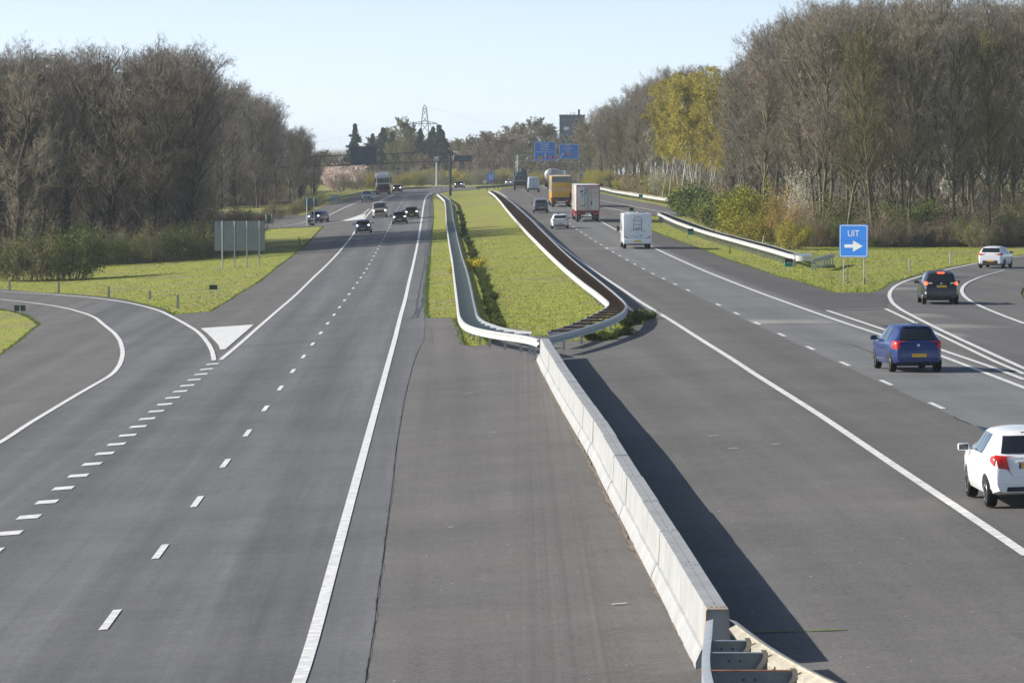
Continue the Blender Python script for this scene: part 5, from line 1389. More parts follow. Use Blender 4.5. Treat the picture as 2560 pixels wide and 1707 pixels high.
# sign backs on the left
def signback(name, label, base, posts, x0, x1, y0, y1, mat, ribs=4, pr=.05, pmat='steel_light'):
    t, p = stand(base, label, 'road sign', name); s = F / p.y
    X = lambda x: (x - base[0]) / s; Z = lambda y: (base[1] - y) / s
    m = MB(); m.box(X(x0), X(x1), .06, .10, Z(y1), Z(y0), .01); m.build('board', mat, t)
    m = MB()
    for k in range(ribs): zz = Z(y1) + (Z(y0) - Z(y1)) * (k + .5) / ribs; m.box(X(x0) + .05, X(x1) - .05, .03, .06, zz - .025, zz + .025)
    m.build('rail', mat, t)
    for xx, yb in posts: pole(t, X(xx), Z(yb) - .15, Z(y0) + .02, pr, pmat)
    return t
t = signback('direction_sign', 'large grey back of a road sign on four posts standing on the left gore grass', (600, 668), [(556, 673), (586.5, 671), (617.5, 665), (648.5, 661)], 537, 662, 553, 627, 'sign_back', 4, .055, 'galvanised')
signback('direction_sign', 'bluish back of a sign on two tall thin posts in front of the joining estate', (776, 565.5), [(767.5, 567), (785.5, 563)], 761, 793, 496, 516, 'sign_back_dark', 2, .06)
signback('direction_sign', 'small dark sign back on two short posts left of the small white post', (673, 572), [(665.5, 574), (680, 572)], 662, 684, 536, 559, 'sign_back_dark', 2, .05)
t, p = stand((780, 576), 'low black sign pair on a short post at the tip of the left gore', 'distance marker', 'hectometre_sign'); s = F / p.y
for a, b_ in ((774, 779.5), (780, 785.5)): m = MB(); m.box((a - 780) / s, (b_ - 780) / s, -.02, 0, (576 - 564) / s, (576 - 557.5) / s); m.build('plate', 'sign_black', t)
pole(t, 0, -.1, .8, .02)
t, p = stand((836, 505), 'pale blue-grey cabinet standing by the far left guardrail', 'cabinet', 'roadside_cabinet'); s = F / p.y
m = MB(); m.box(-10 / s, 10 / s, -.3, .3, 0, 16 / s, .03); m.build('housing', 'paint_palevan', t); m = MB(); m.box(-10.5 / s, 10.5 / s, -.35, .35, 16 / s, 17 / s); m.build('roof', 'steel_dark', t)
t, p = stand((555, 679), 'small low metal bracket in the grass by the four-post sign', 'bracket', 'metal_bracket')
m = MB(); m.tube([(-.6, 0, 0), (-.6, 0, .28), (0.0, 0, .34), (.1, 0, 0)], .02, 5); m.tube([(-.6, .0, .15), (.05, 0, .2)], .015, 5); m.build('frame', 'steel_light', t)
# ---- left gantry seen from behind
t, p = stand((1126.5, 489.5), 'grey lattice sign gantry over the left carriageway with the back of a dark sign', 'gantry', 'sign_gantry'); D = p.y; s = F / D
X = lambda x: (x - 1126.5) / s; Z = lambda y: (489.5 - y) / s
m = MB(); m.box(-.16, .16, -.2, .2, -.2, Z(377), .02); m.build('post', 'steel_dark', t)
m = MB(); m.box(-.28, -.16, -.1, .1, 0, Z(390)); m.build('cable_duct', 'steel_light', t)
def truss(xa, xb, ta, tb, ba, bb, n, r, name='truss', mat='steel_dark', depth=.9):
    m = MB()
    T = lambda u: ta + (tb - ta) * u; B = lambda u: ba + (bb - ba) * u
    for dy in (0, depth):
        m.tube([(X(xa), dy, Z(ta)), (X(xb), dy, Z(tb))], r * 1.5, 5); m.tube([(X(xa), dy, Z(ba)), (X(xb), dy, Z(bb))], r * 1.5, 5)
        for k in range(n):
            u0, u1, um = k / n, (k + 1) / n, (k + .5) / n
            x = lambda u: X(xa + (xb - xa) * u)
            m.tube([(x(u0), dy, Z(B(u0))), (x(um), dy, Z(T(um))), (x(u1), dy, Z(B(u1)))], r, 4)
    m.build(name, mat, t)
truss(700, 1121, 394.5, 379, 419, 403.5, 14, .05)
m = MB(); m.box(X(876.5), X(941.5), -.12, -.06, Z(411), Z(366.5), .01); so = m.build('sign_board', 'sign_back_dark', t)
m = MB()
for k in range(9): xx = X(880 + k * 7.3); m.box(xx - .03, xx + .03, -.16, -.12, Z(411), Z(368))
m.build('rib', 'sign_back_dark', so)
m = MB(); m.box(X(1121), X(1180), .4, .5, Z(404.5), Z(403)); m.build('side_arm', 'steel_dark', t)
m = MB(); m.box(X(1135), X(1179), .35, .4, Z(404), Z(388.5), .01); m.build('side_board', 'sign_back_dark', t)
for (xx, yy) in ((852, 385), (1043, 376)):
    m = MB(); m.box(X(xx) - .12, X(xx) + .12, 0, .3, Z(yy + 5), Z(yy), .04); m.build('camera', 'steel_dark', t)
# pale mast
t, p = stand((1091.5, 470), 'pale blue-white mast with a box head behind the left gantry', 'mast', 'detection_mast'); s = F / p.y
m = MB(); m.tube([(0, 0, -.1), (0, 0, 70 / s)], [2.3 / s, 1.8 / s], 10); m.build('shaft', 'paint_palevan', t, smooth=40)
m = MB(); m.box(-6 / s, 6 / s, -.3, .3, 66 / s, 78 / s, .05); m.build('head', 'paint_palevan', t)
# ---- right gantry
t, p = stand((1294, 469), 'lattice gantry carrying blue motorway direction signs over the right carriageway', 'gantry', 'sign_gantry'); s = F / p.y
X = lambda x: (x - 1294) / s; Z = lambda y: (469 - y) / s
m = MB(); m.tube([(0, 0, 0), (0, 0, Z(388))], .13, 8); m.build('post', 'steel_light', t)
truss(1294, 1450, 388, 392, 403, 405, 8, .035, mat='steel_light', depth=.7)
def bluesign(x0, x1, y0, y1, rows, arrow, bad):
    m = MB(); m.box(X(x0), X(x1), -.35, -.28, Z(y1), Z(y0), .02); b_ = m.build('sign_board', 'sign_blue', t)
    m = MB(); frame(m, X(x0) + .06, X(x1) - .06, Z(y1) + .06, Z(y0) - .06, .2, .09, -.356); m.build('border', 'plate_white', b_, fix=False)
    for s_, yy, sz, dx in rows: text_obj(s_, sz, 'sign_white', b_, (X((x0 + x1) / 2) + dx, -.358, Z(yy)), ext=.003)
    m = MB(); ax, az = arrow
    A = X(ax); Bz = Z(az)
    if x0 < 1390: m.add([(A + a, -.358, Bz + c) for a, c in [(-.09, -.5), (.09, -.5), (.09, .15), (.24, .10), (0, .55), (-.24, .10), (-.09, .15)]], [tuple(range(7))])
    else: m.add([(A + a, -.358, Bz + c) for a, c in [(-.35, -.5), (-.18, -.5), (-.12, -.05), (.18, .2), (.25, .05), (.38, .48), (-.05, .45), (.06, .32), (-.28, .02)]], [tuple(range(9))])
    m.build('arrow', 'sign_white', b_, fix=False)
    for (bx0, bx1, by0, by1, mm, tx) in bad:
        q = MB(); q.box(X(bx0), X(bx1), -.362, -.352, Z(by1), Z(by0), .003); o = q.build('route_shield', mm, b_)
        text_obj(tx, (Z(by0) - Z(by1)) * .8, 'sign_white' if mm != 'sign_yellow' else 'plate_text', o, (X((bx0 + bx1) / 2), -.366, Z((by0 + by1) / 2)), ext=.002)
bluesign(1335.5, 1389, 355, 402, [('Hengelo', 361, .56, 0), ('Zwolle', 367.3, .56, 0), ('Almelo', 373.8, .56, 0), ('Haaksbergen-Oost', 380.3, .44, 0)], (1362.8, 391), [(1344, 1357, 391, 398, 'sign_yellow', 'N18'), (1369, 1383, 390.5, 397, 'sign_red', 'A35')])
bluesign(1397, 1447, 360.5, 398.5, [('Oele', 365, .5, -.3), ('Twekkelo', 371.5, .5, -.3), ('West', 378, .5, -.3)], (1405, 389), [(1416, 1428, 383, 389, 'sign_red', 'A35')])
for x0, y0, tx in ((1353.5, 349, '26'), (1407.5, 353, '26')):
    m = MB(); m.box(X(x0), X(x0 + 15), -.35, -.28, Z(y0 + 6), Z(y0), .01); o = m.build('exit_number', 'sign_green', t); text_obj(tx, .45, 'sign_white', o, (X(x0 + 7.5), -.36, Z(y0 + 3)), ext=.002)
# lane sign and round signs far away
t, p = stand((1227, 466.5), 'small blue lane-split sign on two legs beyond the end of the grass median', 'road sign', 'lane_sign'); s = F / p.y
m = MB(); m.box(-8.5 / s, 8.5 / s, -.04, 0, 14.5 / s, 33 / s, .01); o = m.build('board', 'sign_blue', t)
m = MB()
for a, b_ in ((-4.5, -3.2), (-1, .3), (3, 4.4)): m.box(a / s, b_ / s, -.05, -.042, 17 / s, 30 / s)
m.add([(3.6 / s, -.046, 26 / s), (7 / s, -.046, 30 / s), (5.5 / s, -.046, 31 / s), (2.4 / s, -.046, 27 / s)], [(0, 1, 2, 3)]); m.build('lane_symbol', 'sign_white', o)
for x in (-6.5, 6.0): pole(t, x / s, -.1, 20 / s, .05, 'sign_blue_dark')
t, p = stand((1212, 467), 'tiny white round sign left of the blue lane sign', 'road sign', 'round_sign'); s = F / p.y
m = MB(); m.lathe((0, 0, 12.5 / s), 'y', [(-.03, 4.6 / s), (0, 4.6 / s)], 16); m.build('disc', 'plate_white', t); pole(t, 0, -.1, 12 / s, .04, y=.05)
t, p = stand((1454, 468), 'narrow blue sign above the yellow lorry on the right', 'road sign', 'blue_sign'); s = F / p.y
m = MB(); m.box(-5 / s, 5 / s, -.04, 0, 16 / s, 35 / s, .01); m.build('board', 'sign_blue', t)
for x in (-3, 3): pole(t, x / s, -.1, 20 / s, .05)
t, p = stand((1445, 470), 'tiny white round sign between the yellow and the white lorry', 'road sign', 'round_sign'); s = F / p.y
m = MB(); m.lathe((0, 0, 19 / s), 'y', [(-.03, 5 / s), (0, 5 / s)], 16); o = m.build('disc', 'plate_white', t)
m = MB(); r = 5 / s
vs = [(r * k_ * math.cos(a), -.036, 19 / s + r * k_ * math.sin(a)) for k_ in (1.0, .8) for a in np.linspace(0, 2 * math.pi, 17)[:-1]]
m.add(vs, [(i, (i + 1) % 16, (i + 1) % 16 + 16, i + 16) for i in range(16)]); m.build('red_ring', 'sign_red', o, fix=False); pole(t, 0, -.1, 19 / s, .04, y=.05)
# marker post behind the guardrail, right
t, p = stand((1905, 612), 'short tilted grey marker standing behind the long guardrail', 'roadside post', 'marker_post'); 
m = MB(); m.tube([(0, 0, 0), (.18, 0, .9)], .04, 6); m.build('shaft', 'post_white', t); m = MB(); m.box(.0, .35, -.02, .02, .85, 1.2); m.build('plate', 'sign_dark_green', t)
# lighting mast left of the frame (its thin shadow crosses the carriageway)
t = empty('lighting_mast', (-37, 256, float(g(-37, 256))), 0, 'tall thin lamp mast standing left of the ramp, just outside the picture', 'lamp post')
m = MB(); m.tube([(0, 0, 0), (0, 0, 17)], [.16, .09], 8); m.build('shaft', 'steel_light', t); m = MB(); m.box(-.1, 1.2, -.1, .1, 16.9, 17.05); m.build('lamp_head', 'steel_dark', t)

# ---- pylon and wires
D = 1260.0; s = F / D
t = empty('power_pylon', at(1062, 435, D), 0, 'steel lattice power pylon rising above the distant conifers', 'pylon')
zb = -4.0; t.location.z = 0
m = MB(); H = (435 - 263) / s; r = .085
def wd(z): return np.interp(z, [zb, (435 - 309) / s, H - .9, H], [2.5, 1.05, .56, .04])
lv = [zb, -.7, 3.5, 7, 10.1, 13, (435 - 309) / s, 18.2, 20.2, H - .9, H]
for i in range(len(lv) - 1):
    a, b_ = wd(lv[i]), wd(lv[i + 1])
    for sx in (-1, 1):
        for sy in (-1, 1): m.tube([(sx * a, sy * a, lv[i]), (sx * b_, sy * b_, lv[i + 1])], r * 1.3, 4)
        m.tube([(sx * a, -a, lv[i]), (-sx * b_, -b_, lv[i + 1])], r * .8, 4); m.tube([(sx * a, a, lv[i]), (-sx * b_, b_, lv[i + 1])], r * .8, 4)
m.build('lattice_tower', 'steel_dark', t)
za = (435 - 309) / s; m = MB()
for sg in (-1, 1):
    m.tube([(0, 0, za + .9), (sg * 3.9, 0, za)], r, 4); m.tube([(0, 0, za), (sg * 3.9, 0, za - .1)], r, 4)
    for k in (1.1, 2.4): m.tube([(sg * k, 0, za), (sg * (k + .8), 0, za + .6 - k * .08)], r * .7, 4)
    for k in (1.8, 3.85): m.tube([(sg * k, 0, za), (sg * k, 0, za - .9)], r * 1.3, 4)
m.build('crossarm', 'steel_dark', t)
def wire(label, a, b_, sag, r=.012):
    a = Vector(a); b_ = Vector(b_); pts = []
    for k in range(33): u = k / 32; q = a.lerp(b_, u); q.z -= sag * 4 * u * (1 - u); pts.append(q - a)
    m = MB(); m.tube(pts, r, 4, caps=False); o = m.build('power_line', 'steel_dark', None); o.location = a; tag(o, label, 'power line')
top = at(1062, 264, D)
wire('faint power line sagging from the pylon top towards the upper left', top, at(-150, 100, 620), 14, .012)
wire('faint power line running from the pylon top to the right', top, at(1650, 330, 1900), 6, .018)
wire('faint power line from the left pylon arm to the far left', at(1035, 312, D), at(-160, 30, 560), 16, .011)
# ---- buildings far behind
t = empty('apartment_building', at(1430, 470, 1185), 0, 'dark flat-roofed building top with chimneys above the trees right of centre', 'building'); s = F / 1185; t.location.z = -3
X = lambda x: (x - 1430) / s; Z = lambda y: (435.4 - y) / s + 3
m = MB(); m.box(X(1399), X(1462), 0, 9, 0, Z(290)); m.build('wall', 'sign_back_dark', t)
m = MB(); m.box(X(1398), X(1463), -.3, 9.3, Z(290), Z(287.5)); rf = m.build('roof', 'steel_dark', t)
m = MB(); m.box(X(1445), X(1450), 2, 2.8, Z(288), Z(274)); m.build('chimney', 'steel_dark', rf)
for x in (1416, 1426, 1432, 1436): m = MB(); m.box(X(x), X(x + 1.2), 1, 1.2, Z(288), Z(281 if x > 1420 else 285)); m.build('chimney', 'steel_dark', rf)
for x in (1404, 1412, 1424, 1436, 1449): m = MB(); m.box(X(x), X(x + 6), -.04, .0, Z(304), Z(298)); f_ = m.build('window', 'glass_side', t)
m = MB(); m.box(X(1409), X(1422), -.05, 0, Z(326), Z(318)); m.build('window', 'sign_white', t)
t = empty('apartment_building', at(20, 300, 620), 0, 'reddish-brown building top at the far left edge behind the bare wood', 'building'); s = F / 620; t.location.z = -9
X = lambda x: (x - 20) / s; Z = lambda y: (435.4 - y) / s + 9
plain('brick_far', (0.17, 0.14, 0.16), .9, noise=.15, nscale=1)
m = MB(); m.box(X(-160), X(69), 0, 10, 0, Z(166.5)); m.build('wall', 'brick_far', t)
m = MB(); m.box(X(-162), X(70), -.2, 10.2, Z(166.5), Z(164)); m.build('roof', 'steel_dark', t)
for k in range(7): m = MB(); m.box(X(-150 + k * 30), X(-136 + k * 30), -.04, 0, Z(190), Z(178)); m.build('window', 'glass_dark', t)
# ================================================================== trees and bushes
def unit(v): return v / np.maximum(np.linalg.norm(v, axis=-1, keepdims=True), 1e-9)
def grow(start, dirn, length, rad0, K, wob, up, rng):
    """polylines for N branches: returns points (N,K+1,3), radii (N,K+1)"""
    N = len(start); pts = np.zeros((N, K + 1, 3)); pts[:, 0] = start; d = unit(dirn).copy()
    for k in range(K):
        d = unit(d + rng.normal(0, wob, (N, 3)) + np.array([0, 0, 1.0]) * (up if np.isscalar(up) else up[:, None] * np.ones((1,)))) if np.isscalar(up) else unit(d + rng.normal(0, wob, (N, 3)) + np.c_[np.zeros((N, 2)), up])
        pts[:, k + 1] = pts[:, k] + d * (length / K)[:, None]
    t = np.linspace(0, 1, K + 1)
    r = rad0[:, None] * (1 - 0.82 * t[None, :])
    return pts, r
def children(pts, r, n, t0, t1, ang, ratio, lens, rng, up_bias=0.0, rmin=.004, even=False):
    N, K1, _ = pts.shape; K = K1 - 1
    t = rng.uniform(t0, t1, (N, n)) if not even else np.sort(rng.uniform(t0, t1, (N, n)), axis=1)
    s = np.clip(t * K, 0, K - 1e-4); i = s.astype(int); f = s - i
    idx = np.arange(N)[:, None]
    p = pts[idx, i] * (1 - f)[..., None] + pts[idx, i + 1] * f[..., None]
    tan = unit(pts[idx, i + 1] - pts[idx, i])
    rr = r[idx, i] * (1 - f) + r[idx, i + 1] * f
    rnd = unit(rng.normal(0, 1, (N, n, 3))); perp = unit(rnd - (rnd * tan).sum(-1, keepdims=True) * tan)
    a = ang * rng.uniform(.7, 1.25, (N, n, 1))
    d = unit(tan * np.cos(a) + perp * np.sin(a) + np.array([0, 0, up_bias]))
    L = lens[:, None] * ratio * (1 - .45 * t) * rng.uniform(.6, 1.15, (N, n))
    return p.reshape(-1, 3), d.reshape(-1, 3), L.ravel(), np.maximum(rr.ravel() * .6, rmin)
def tubes(pts, r, n):
    N, K1, _ = pts.shape
    d = unit(np.gradient(pts, axis=1)); a = np.where(np.abs(d[..., 2:3]) < .9, np.array([0, 0, 1.0]), np.array([1.0, 0, 0]))
    u = unit(np.cross(d, a)); w = np.cross(d, u)
    th = 2 * np.pi * np.arange(n) / n
    v = pts[:, :, None, :] + (u[:, :, None, :] * np.cos(th)[:, None] + w[:, :, None, :] * np.sin(th)[:, None]) * r[:, :, None, None]
    V = v.reshape(-1, 3); b = (np.arange(N) * K1 * n)[:, None, None]; i = np.arange(K1 - 1)[None, :, None] * n; k = np.arange(n)[None, None, :]; k2 = (k + 1) % n
    f = np.stack([b + i + k, b + i + k2, b + i + n + k2, b + i + n + k], -1).reshape(-1)
    return V, f
def ribbons(pts, r, rng):
    """flat two-vertex-wide strips"""
    N, K1, _ = pts.shape
    d = unit(pts[:, -1] - pts[:, 0]); rnd = rng.normal(0, 1, (N, 3)); u = unit(np.cross(d, rnd))[:, None, :]
    v = np.stack([pts - u * r[..., None], pts + u * r[..., None]], 2)
    V = v.reshape(-1, 3); b = (np.arange(N) * K1 * 2)[:, None]; i = np.arange(K1 - 1)[None, :] * 2
    f = np.stack([b + i, b + i + 1, b + i + 3, b + i + 2], -1).reshape(-1)
    return V, f
def join(parts, name, mat):
    V = []; Fq = []; n = 0
    for v, f in parts: V.append(v); Fq.append(f + n); n += len(v)
    return np_mesh(name, np.concatenate(V), np.concatenate(Fq), 4, mat)
def leaves(c, size, rng, droop=0.0):
    n = len(c); a = rng.normal(0, 1, (n, 3)); a = unit(a); b = unit(np.cross(a, rng.normal(0, 1, (n, 3))))
    if droop: a = unit(a * np.array([.4, .4, 1]) - np.array([0, 0, droop])); b = unit(np.cross(a, rng.normal(0, 1, (n, 3))))
    s = (size * rng.uniform(.5, 1.3, n))[:, None]
    V = np.stack([c - b * s * .5, c + a * s * .8 - b * s * .1, c + b * s * .5 + a * s * .2, c - a * s * .5], 1).reshape(-1, 3)
    return V, np.arange(len(V))
def bare_tree(seed, H=18.0, crown=4.2, fork=.30, habit=.75, nprim=26, twigs=(7, 6, 4), tw=.013, low=0.0, multi=1, twig_mat='twig_brown', bark_mat='bark_brown', leafn=0, leafmat=None, leafsize=.12, droop=0.0, ivy=0.0, wob=.05, r0=.20):
    """returns list of (part name, mesh); tree is H metres tall"""
    rng = np.random.default_rng(seed)
    st = np.c_[rng.normal(0, .25 if multi > 1 else 0, (multi, 2)), np.zeros(multi) - .3]
    dr = np.c_[rng.normal(0, .10 if multi > 1 else .03, (multi, 2)), np.ones(multi)]
    tp, tr = grow(st, dr, np.full(multi, H) * rng.uniform(.86, 1.0, multi), np.full(multi, r0), 12, wob, .05, rng)
    env = lambda t: crown * np.sqrt(np.clip(1 - ((t - .50) / .56) ** 2, .04, 1))
    n1 = nprim // multi
    p, d, L, r = children(tp, tr, n1, fork, .97, habit, 1, np.ones(multi), rng, .25, .015)
    t = np.clip(p[:, 2] / H, 0, 1); L = env(t) * rng.uniform(.65, 1.15, len(t)); L = np.maximum(L, .8)
    if low > 0: L *= np.where(t < .3, low, 1)
    r = np.clip(.022 * L, .016, .08)
    b1, r1 = grow(p, d, L, r, 6, .12, .10 - droop * .3, rng)
    p, d, l2, r = children(b1, r1, twigs[0], .18, 1.0, .75, .55, L, rng, .12, .010)
    b2, r2 = grow(p, d, l2, np.minimum(r, .03), 4, .16, .07 - droop * .4, rng)
    p, d, l3, r = children(b2, r2, twigs[1], .15, 1.0, .7, .55, l2, rng, .10 - droop, tw * .9)
    l3 = np.maximum(l3, .35)
    b3, r3 = grow(p, d, l3, np.full(len(l3), tw), 3, .18, .05 - droop, rng)
    p, d, l4, r = children(b3, r3, twigs[2], .15, 1.0, .65, .75, l3, rng, .08 - droop, tw * .7)
    l4 = np.maximum(l4, .30)
    b4, r4 = grow(p, d, l4, np.full(len(l4), tw * .75), 2, .15, .04 - droop, rng)
    out = [('trunk', join([tubes(tp, tr, 7), tubes(b1, r1, 4)], 'trunk', bark_mat)),
           ('crown', join([tubes(b2, r2, 3), ribbons(b3, r3 * 1.1, rng), ribbons(b4, r4 * 1.1, rng)], 'crown', twig_mat))]
    if leafn:
        tips = b4.reshape(-1, 3); c = tips[rng.integers(0, len(tips), leafn)] + rng.normal(0, .08, (leafn, 3))
        out.append(('foliage', np_mesh('foliage', *leaves(c, leafsize, rng, droop), 4, leafmat)))
    if ivy > 0:
        n = int(2600 * ivy); hz = rng.uniform(0, H * ivy, n) ; k = np.clip(hz / H * 12, 0, 11.9); i = k.astype(int); f = (k - i)[:, None]
        c = tp[0, i] * (1 - f) + tp[0, i + 1] * f; a = rng.uniform(0, 2 * np.pi, n); rr = (.16 + np.abs(rng.normal(0, .10, n))) * (1.25 - .6 * hz / H)
        c = c + np.c_[np.cos(a) * rr, np.sin(a) * rr, np.zeros(n)]
        out.append(('ivy', np_mesh('ivy', *leaves(c, .20, rng), 4, 'leaf_ivy')))
    return out
def shrub(seed, R=1.6, H=2.2, stems=26, leafn=2600, leafmat='leaf_green', twig_mat='twig_brown', size=.10, upright=.3, tw=.010, dome=True):
    rng = np.random.default_rng(seed)
    a = rng.uniform(0, 2 * np.pi, stems); q = rng.uniform(0, 1, stems) ** .6 * R * .45
    st = np.c_[np.cos(a) * q, np.sin(a) * q, np.full(stems, -.1)]
    dr = np.c_[np.cos(a) * q / R * 1.6, np.sin(a) * q / R * 1.6, np.full(stems, .8 + upright)]
    L = H * rng.uniform(.6, 1.08, stems)
    b1, r1 = grow(st, dr, L, np.full(stems, .022), 5, .12, .02, rng)
    p, d, l2, r = children(b1, r1, 9, .15, 1, .7, .5, L, rng, .1, .008); b2, r2 = grow(p, d, np.maximum(l2, .3), np.full(len(p), tw), 3, .2, .03, rng)
    p, d, l3, r = children(b2, r2, 5, .1, 1, .7, .7, np.maximum(l2, .3), rng, .05, .006); b3, r3 = grow(p, d, np.maximum(l3, .2), np.full(len(p), tw * .7), 2, .2, .02, rng)
    out = [('stems', join([tubes(b1, r1, 4), ribbons(b2, r2, rng), ribbons(b3, r3, rng)], 'stems', twig_mat))]
    if leafn:
        tips = np.concatenate([b3.reshape(-1, 3), b2[:, 1:].reshape(-1, 3)]); c = tips[rng.integers(0, len(tips), leafn)] + rng.normal(0, .07 * R, (leafn, 3))
        c[:, 2] = np.abs(c[:, 2])
        out.append(('foliage', np_mesh('foliage', *leaves(c, size, rng), 4, leafmat)))
    return out
def conifer(seed, H=16.0, R=2.2, mat='needle'):
    rng = np.random.default_rng(seed)
    tp, tr = grow(np.zeros((1, 3)), np.array([[0, 0, 1.0]]), np.array([H]), np.array([.20]), 10, .01, .1, rng)
    n = 300; t = rng.uniform(.06, .985, n) ** .9; z = t * H; a = rng.uniform(0, 2 * np.pi, n)
    Lb = R * (1 - t) ** 1.0 * rng.uniform(.45, 1.2, n) * (1 + .42 * np.sin(t * 34 + seed + a * .5)) + .12
    st = np.c_[np.zeros((n, 2)), z]; dr = np.c_[np.cos(a), np.sin(a), np.full(n, .12) - .3 * (1 - t)]
    b1, r1 = grow(st, dr, Lb, np.full(n, .035), 5, .06, -.03, rng)
    m = 30; k = rng.uniform(.3, 5, (n, m)); k = np.minimum(k, 4.99); i = k.astype(int); f = (k - i)[..., None]; idx = np.arange(n)[:, None]
    c = b1[idx, i] * (1 - f) + b1[idx, i + 1] * f; c = c.reshape(-1, 3) + rng.normal(0, .16, (n * m, 3)) * np.array([1, 1, .8])
    return [('trunk', join([tubes(tp, tr, 6), tubes(b1, r1, 3)], 'trunk', 'bark_dark')), ('foliage', np_mesh('foliage', *leaves(c, .44, rng, .35), 4, mat))]
class Kind:
    """first use places the original, later uses copy the thing and each of its parts"""
    def __init__(s, name, parts, H): s.name = name; s.parts = parts; s.H = H; s.objs = None
    def put(s, x, y, h, label, cat='tree', group=None, rz=None, wide=1.0, sink=0.1):
        sc = h / s.H
        if s.objs is None:
            root = empty(s.name, (0, 0, 0)); s.objs = [link(n, me, root) for n, me in s.parts]; s.root = root
        else:
            root = s.root.copy(); COL.objects.link(root)
            for o in s.objs: c = o.copy(); COL.objects.link(c); c.parent = root
        root.location = (x, y, float(g(x, y)) - sink); root.rotation_euler = (0, 0, RNG.uniform(0, 6.28) if rz is None else rz)
        root.scale = (sc * wide, sc * wide, sc); tag(root, label, cat, group); return root
ES = [Kind('bare_tree', bare_tree(s, 18, 4.6 + .3 * (s % 3), fork=f, habit=h, nprim=n, twigs=(8, 6, 5), tw=.012, twig_mat=tm, bark_mat=bm_, r0=.17), 18) for s, f, h, n, tm, bm_ in
      [(1, .16, .70, 42, 'twig_brown', 'bark_brown'), (2, .22, .62, 38, 'twig_grey', 'bark_brown'), (3, .12, .78, 44, 'twig_brown', 'bark_dark'), (4, .20, .66, 40, 'twig_grey', 'bark_brown')]]
DK = [Kind('bare_tree', bare_tree(s, 18, 5.0, fork=.05, habit=.85, nprim=50, twigs=(8, 6, 5), tw=.012, twig_mat='twig_brown', bark_mat='bark_dark', ivy=iv, r0=.17), 18) for s, iv in [(11, .0), (12, .45), (13, .7)]]
HI = [Kind('bare_tree', bare_tree(s, 20, 4.9, fork=.26, habit=.72, nprim=44, twigs=(8, 6, 5), tw=.012, twig_mat=tm, bark_mat='bark_green', wob=.045, r0=.165, ivy=iv), 20) for s, tm, iv in [(21, 'twig_grey', 0), (22, 'twig_brown', .0), (23, 'twig_grey', .2), (24, 'twig_brown', 0), (25, 'twig_olive', 0)]]
BI = [Kind('birch_tree', bare_tree(s, 17, 3.0, fork=.30, habit=.75, nprim=28, twigs=(7, 5, 3), twig_mat='twig_olive', bark_mat='bark_birch', leafn=19000, leafmat='leaf_yellow', leafsize=.10, droop=.22, r0=.095, wob=.05), 17) for s in (31, 32, 33)]
FR = [Kind('budding_tree', bare_tree(s, 14, 3.8, fork=.12, habit=.8, nprim=24, twigs=(6, 5, 3), tw=.024, twig_mat='twig_far', bark_mat='bark_brown', leafn=3500, leafmat=lm, leafsize=.22), 14) for s, lm in [(41, 'leaf_olive'), (42, 'leaf_brown'), (43, 'leaf_brown')]]
OAK = Kind('oak_tree', bare_tree(51, 17, 8.0, fork=.16, habit=1.05, nprim=30, twigs=(10, 7, 5), twig_mat='twig_brown', bark_mat='bark_dark', wob=.10, r0=.55), 17)
CO = [Kind('conifer_tree', conifer(s, 16, r), 16) for s, r in [(61, 6.0), (62, 7.6), (63, 6.8)]]
SG = [Kind('shrub', shrub(s, R=2.2, H=3.0, leafmat=lm, twig_mat=tm, leafn=n * 3, size=sz * .8, stems=40), 3.0) for s, lm, tm, n, sz in
      [(71, 'leaf_olive', 'twig_brown', 1500, .09), (72, 'leaf_brown', 'twig_brown', 1200, .09), (73, 'leaf_green', 'twig_olive', 2600, .11), (74, 'leaf_olive', 'twig_grey', 900, .08)]]
SY = [Kind('shrub', shrub(s, R=2.6, H=3.4, leafmat=lm, twig_mat='twig_olive', leafn=13000, size=.085, stems=46), 3.4) for s, lm in [(81, 'leaf_lime'), (82, 'leaf_yellow')]]
SO = Kind('shrub', shrub(85, R=2.2, H=4.6, leafmat='leaf_orange', twig_mat='twig_brown', leafn=4200, size=.075, stems=40), 4.6)
BR = Kind('shrub', shrub(86, R=1.8, H=2.2, leafmat='leaf_green', twig_mat='twig_brown', leafn=4200, size=.13, stems=34), 2.2)
PK = Kind('blossom_tree', [(('trunk' if n_ == 'stems' else n_), me_) for n_, me_ in shrub(91, R=3.4, H=4.8, leafmat='blossom_pink', leafn=15000, size=.17, stems=44, upright=.2)], 4.8)
WH = Kind('blossom_shrub', shrub(92, R=1.6, H=6.0, leafmat='blossom_white', leafn=3600, size=.085, upright=2.2, stems=34), 6.0)
WT = Kind('blossom_tree', bare_tree(93, 10, 2.0, fork=.3, habit=.6, nprim=18, twigs=(5, 4, 3), leafn=2600, leafmat='blossom_white', leafsize=.09, r0=.10), 10)

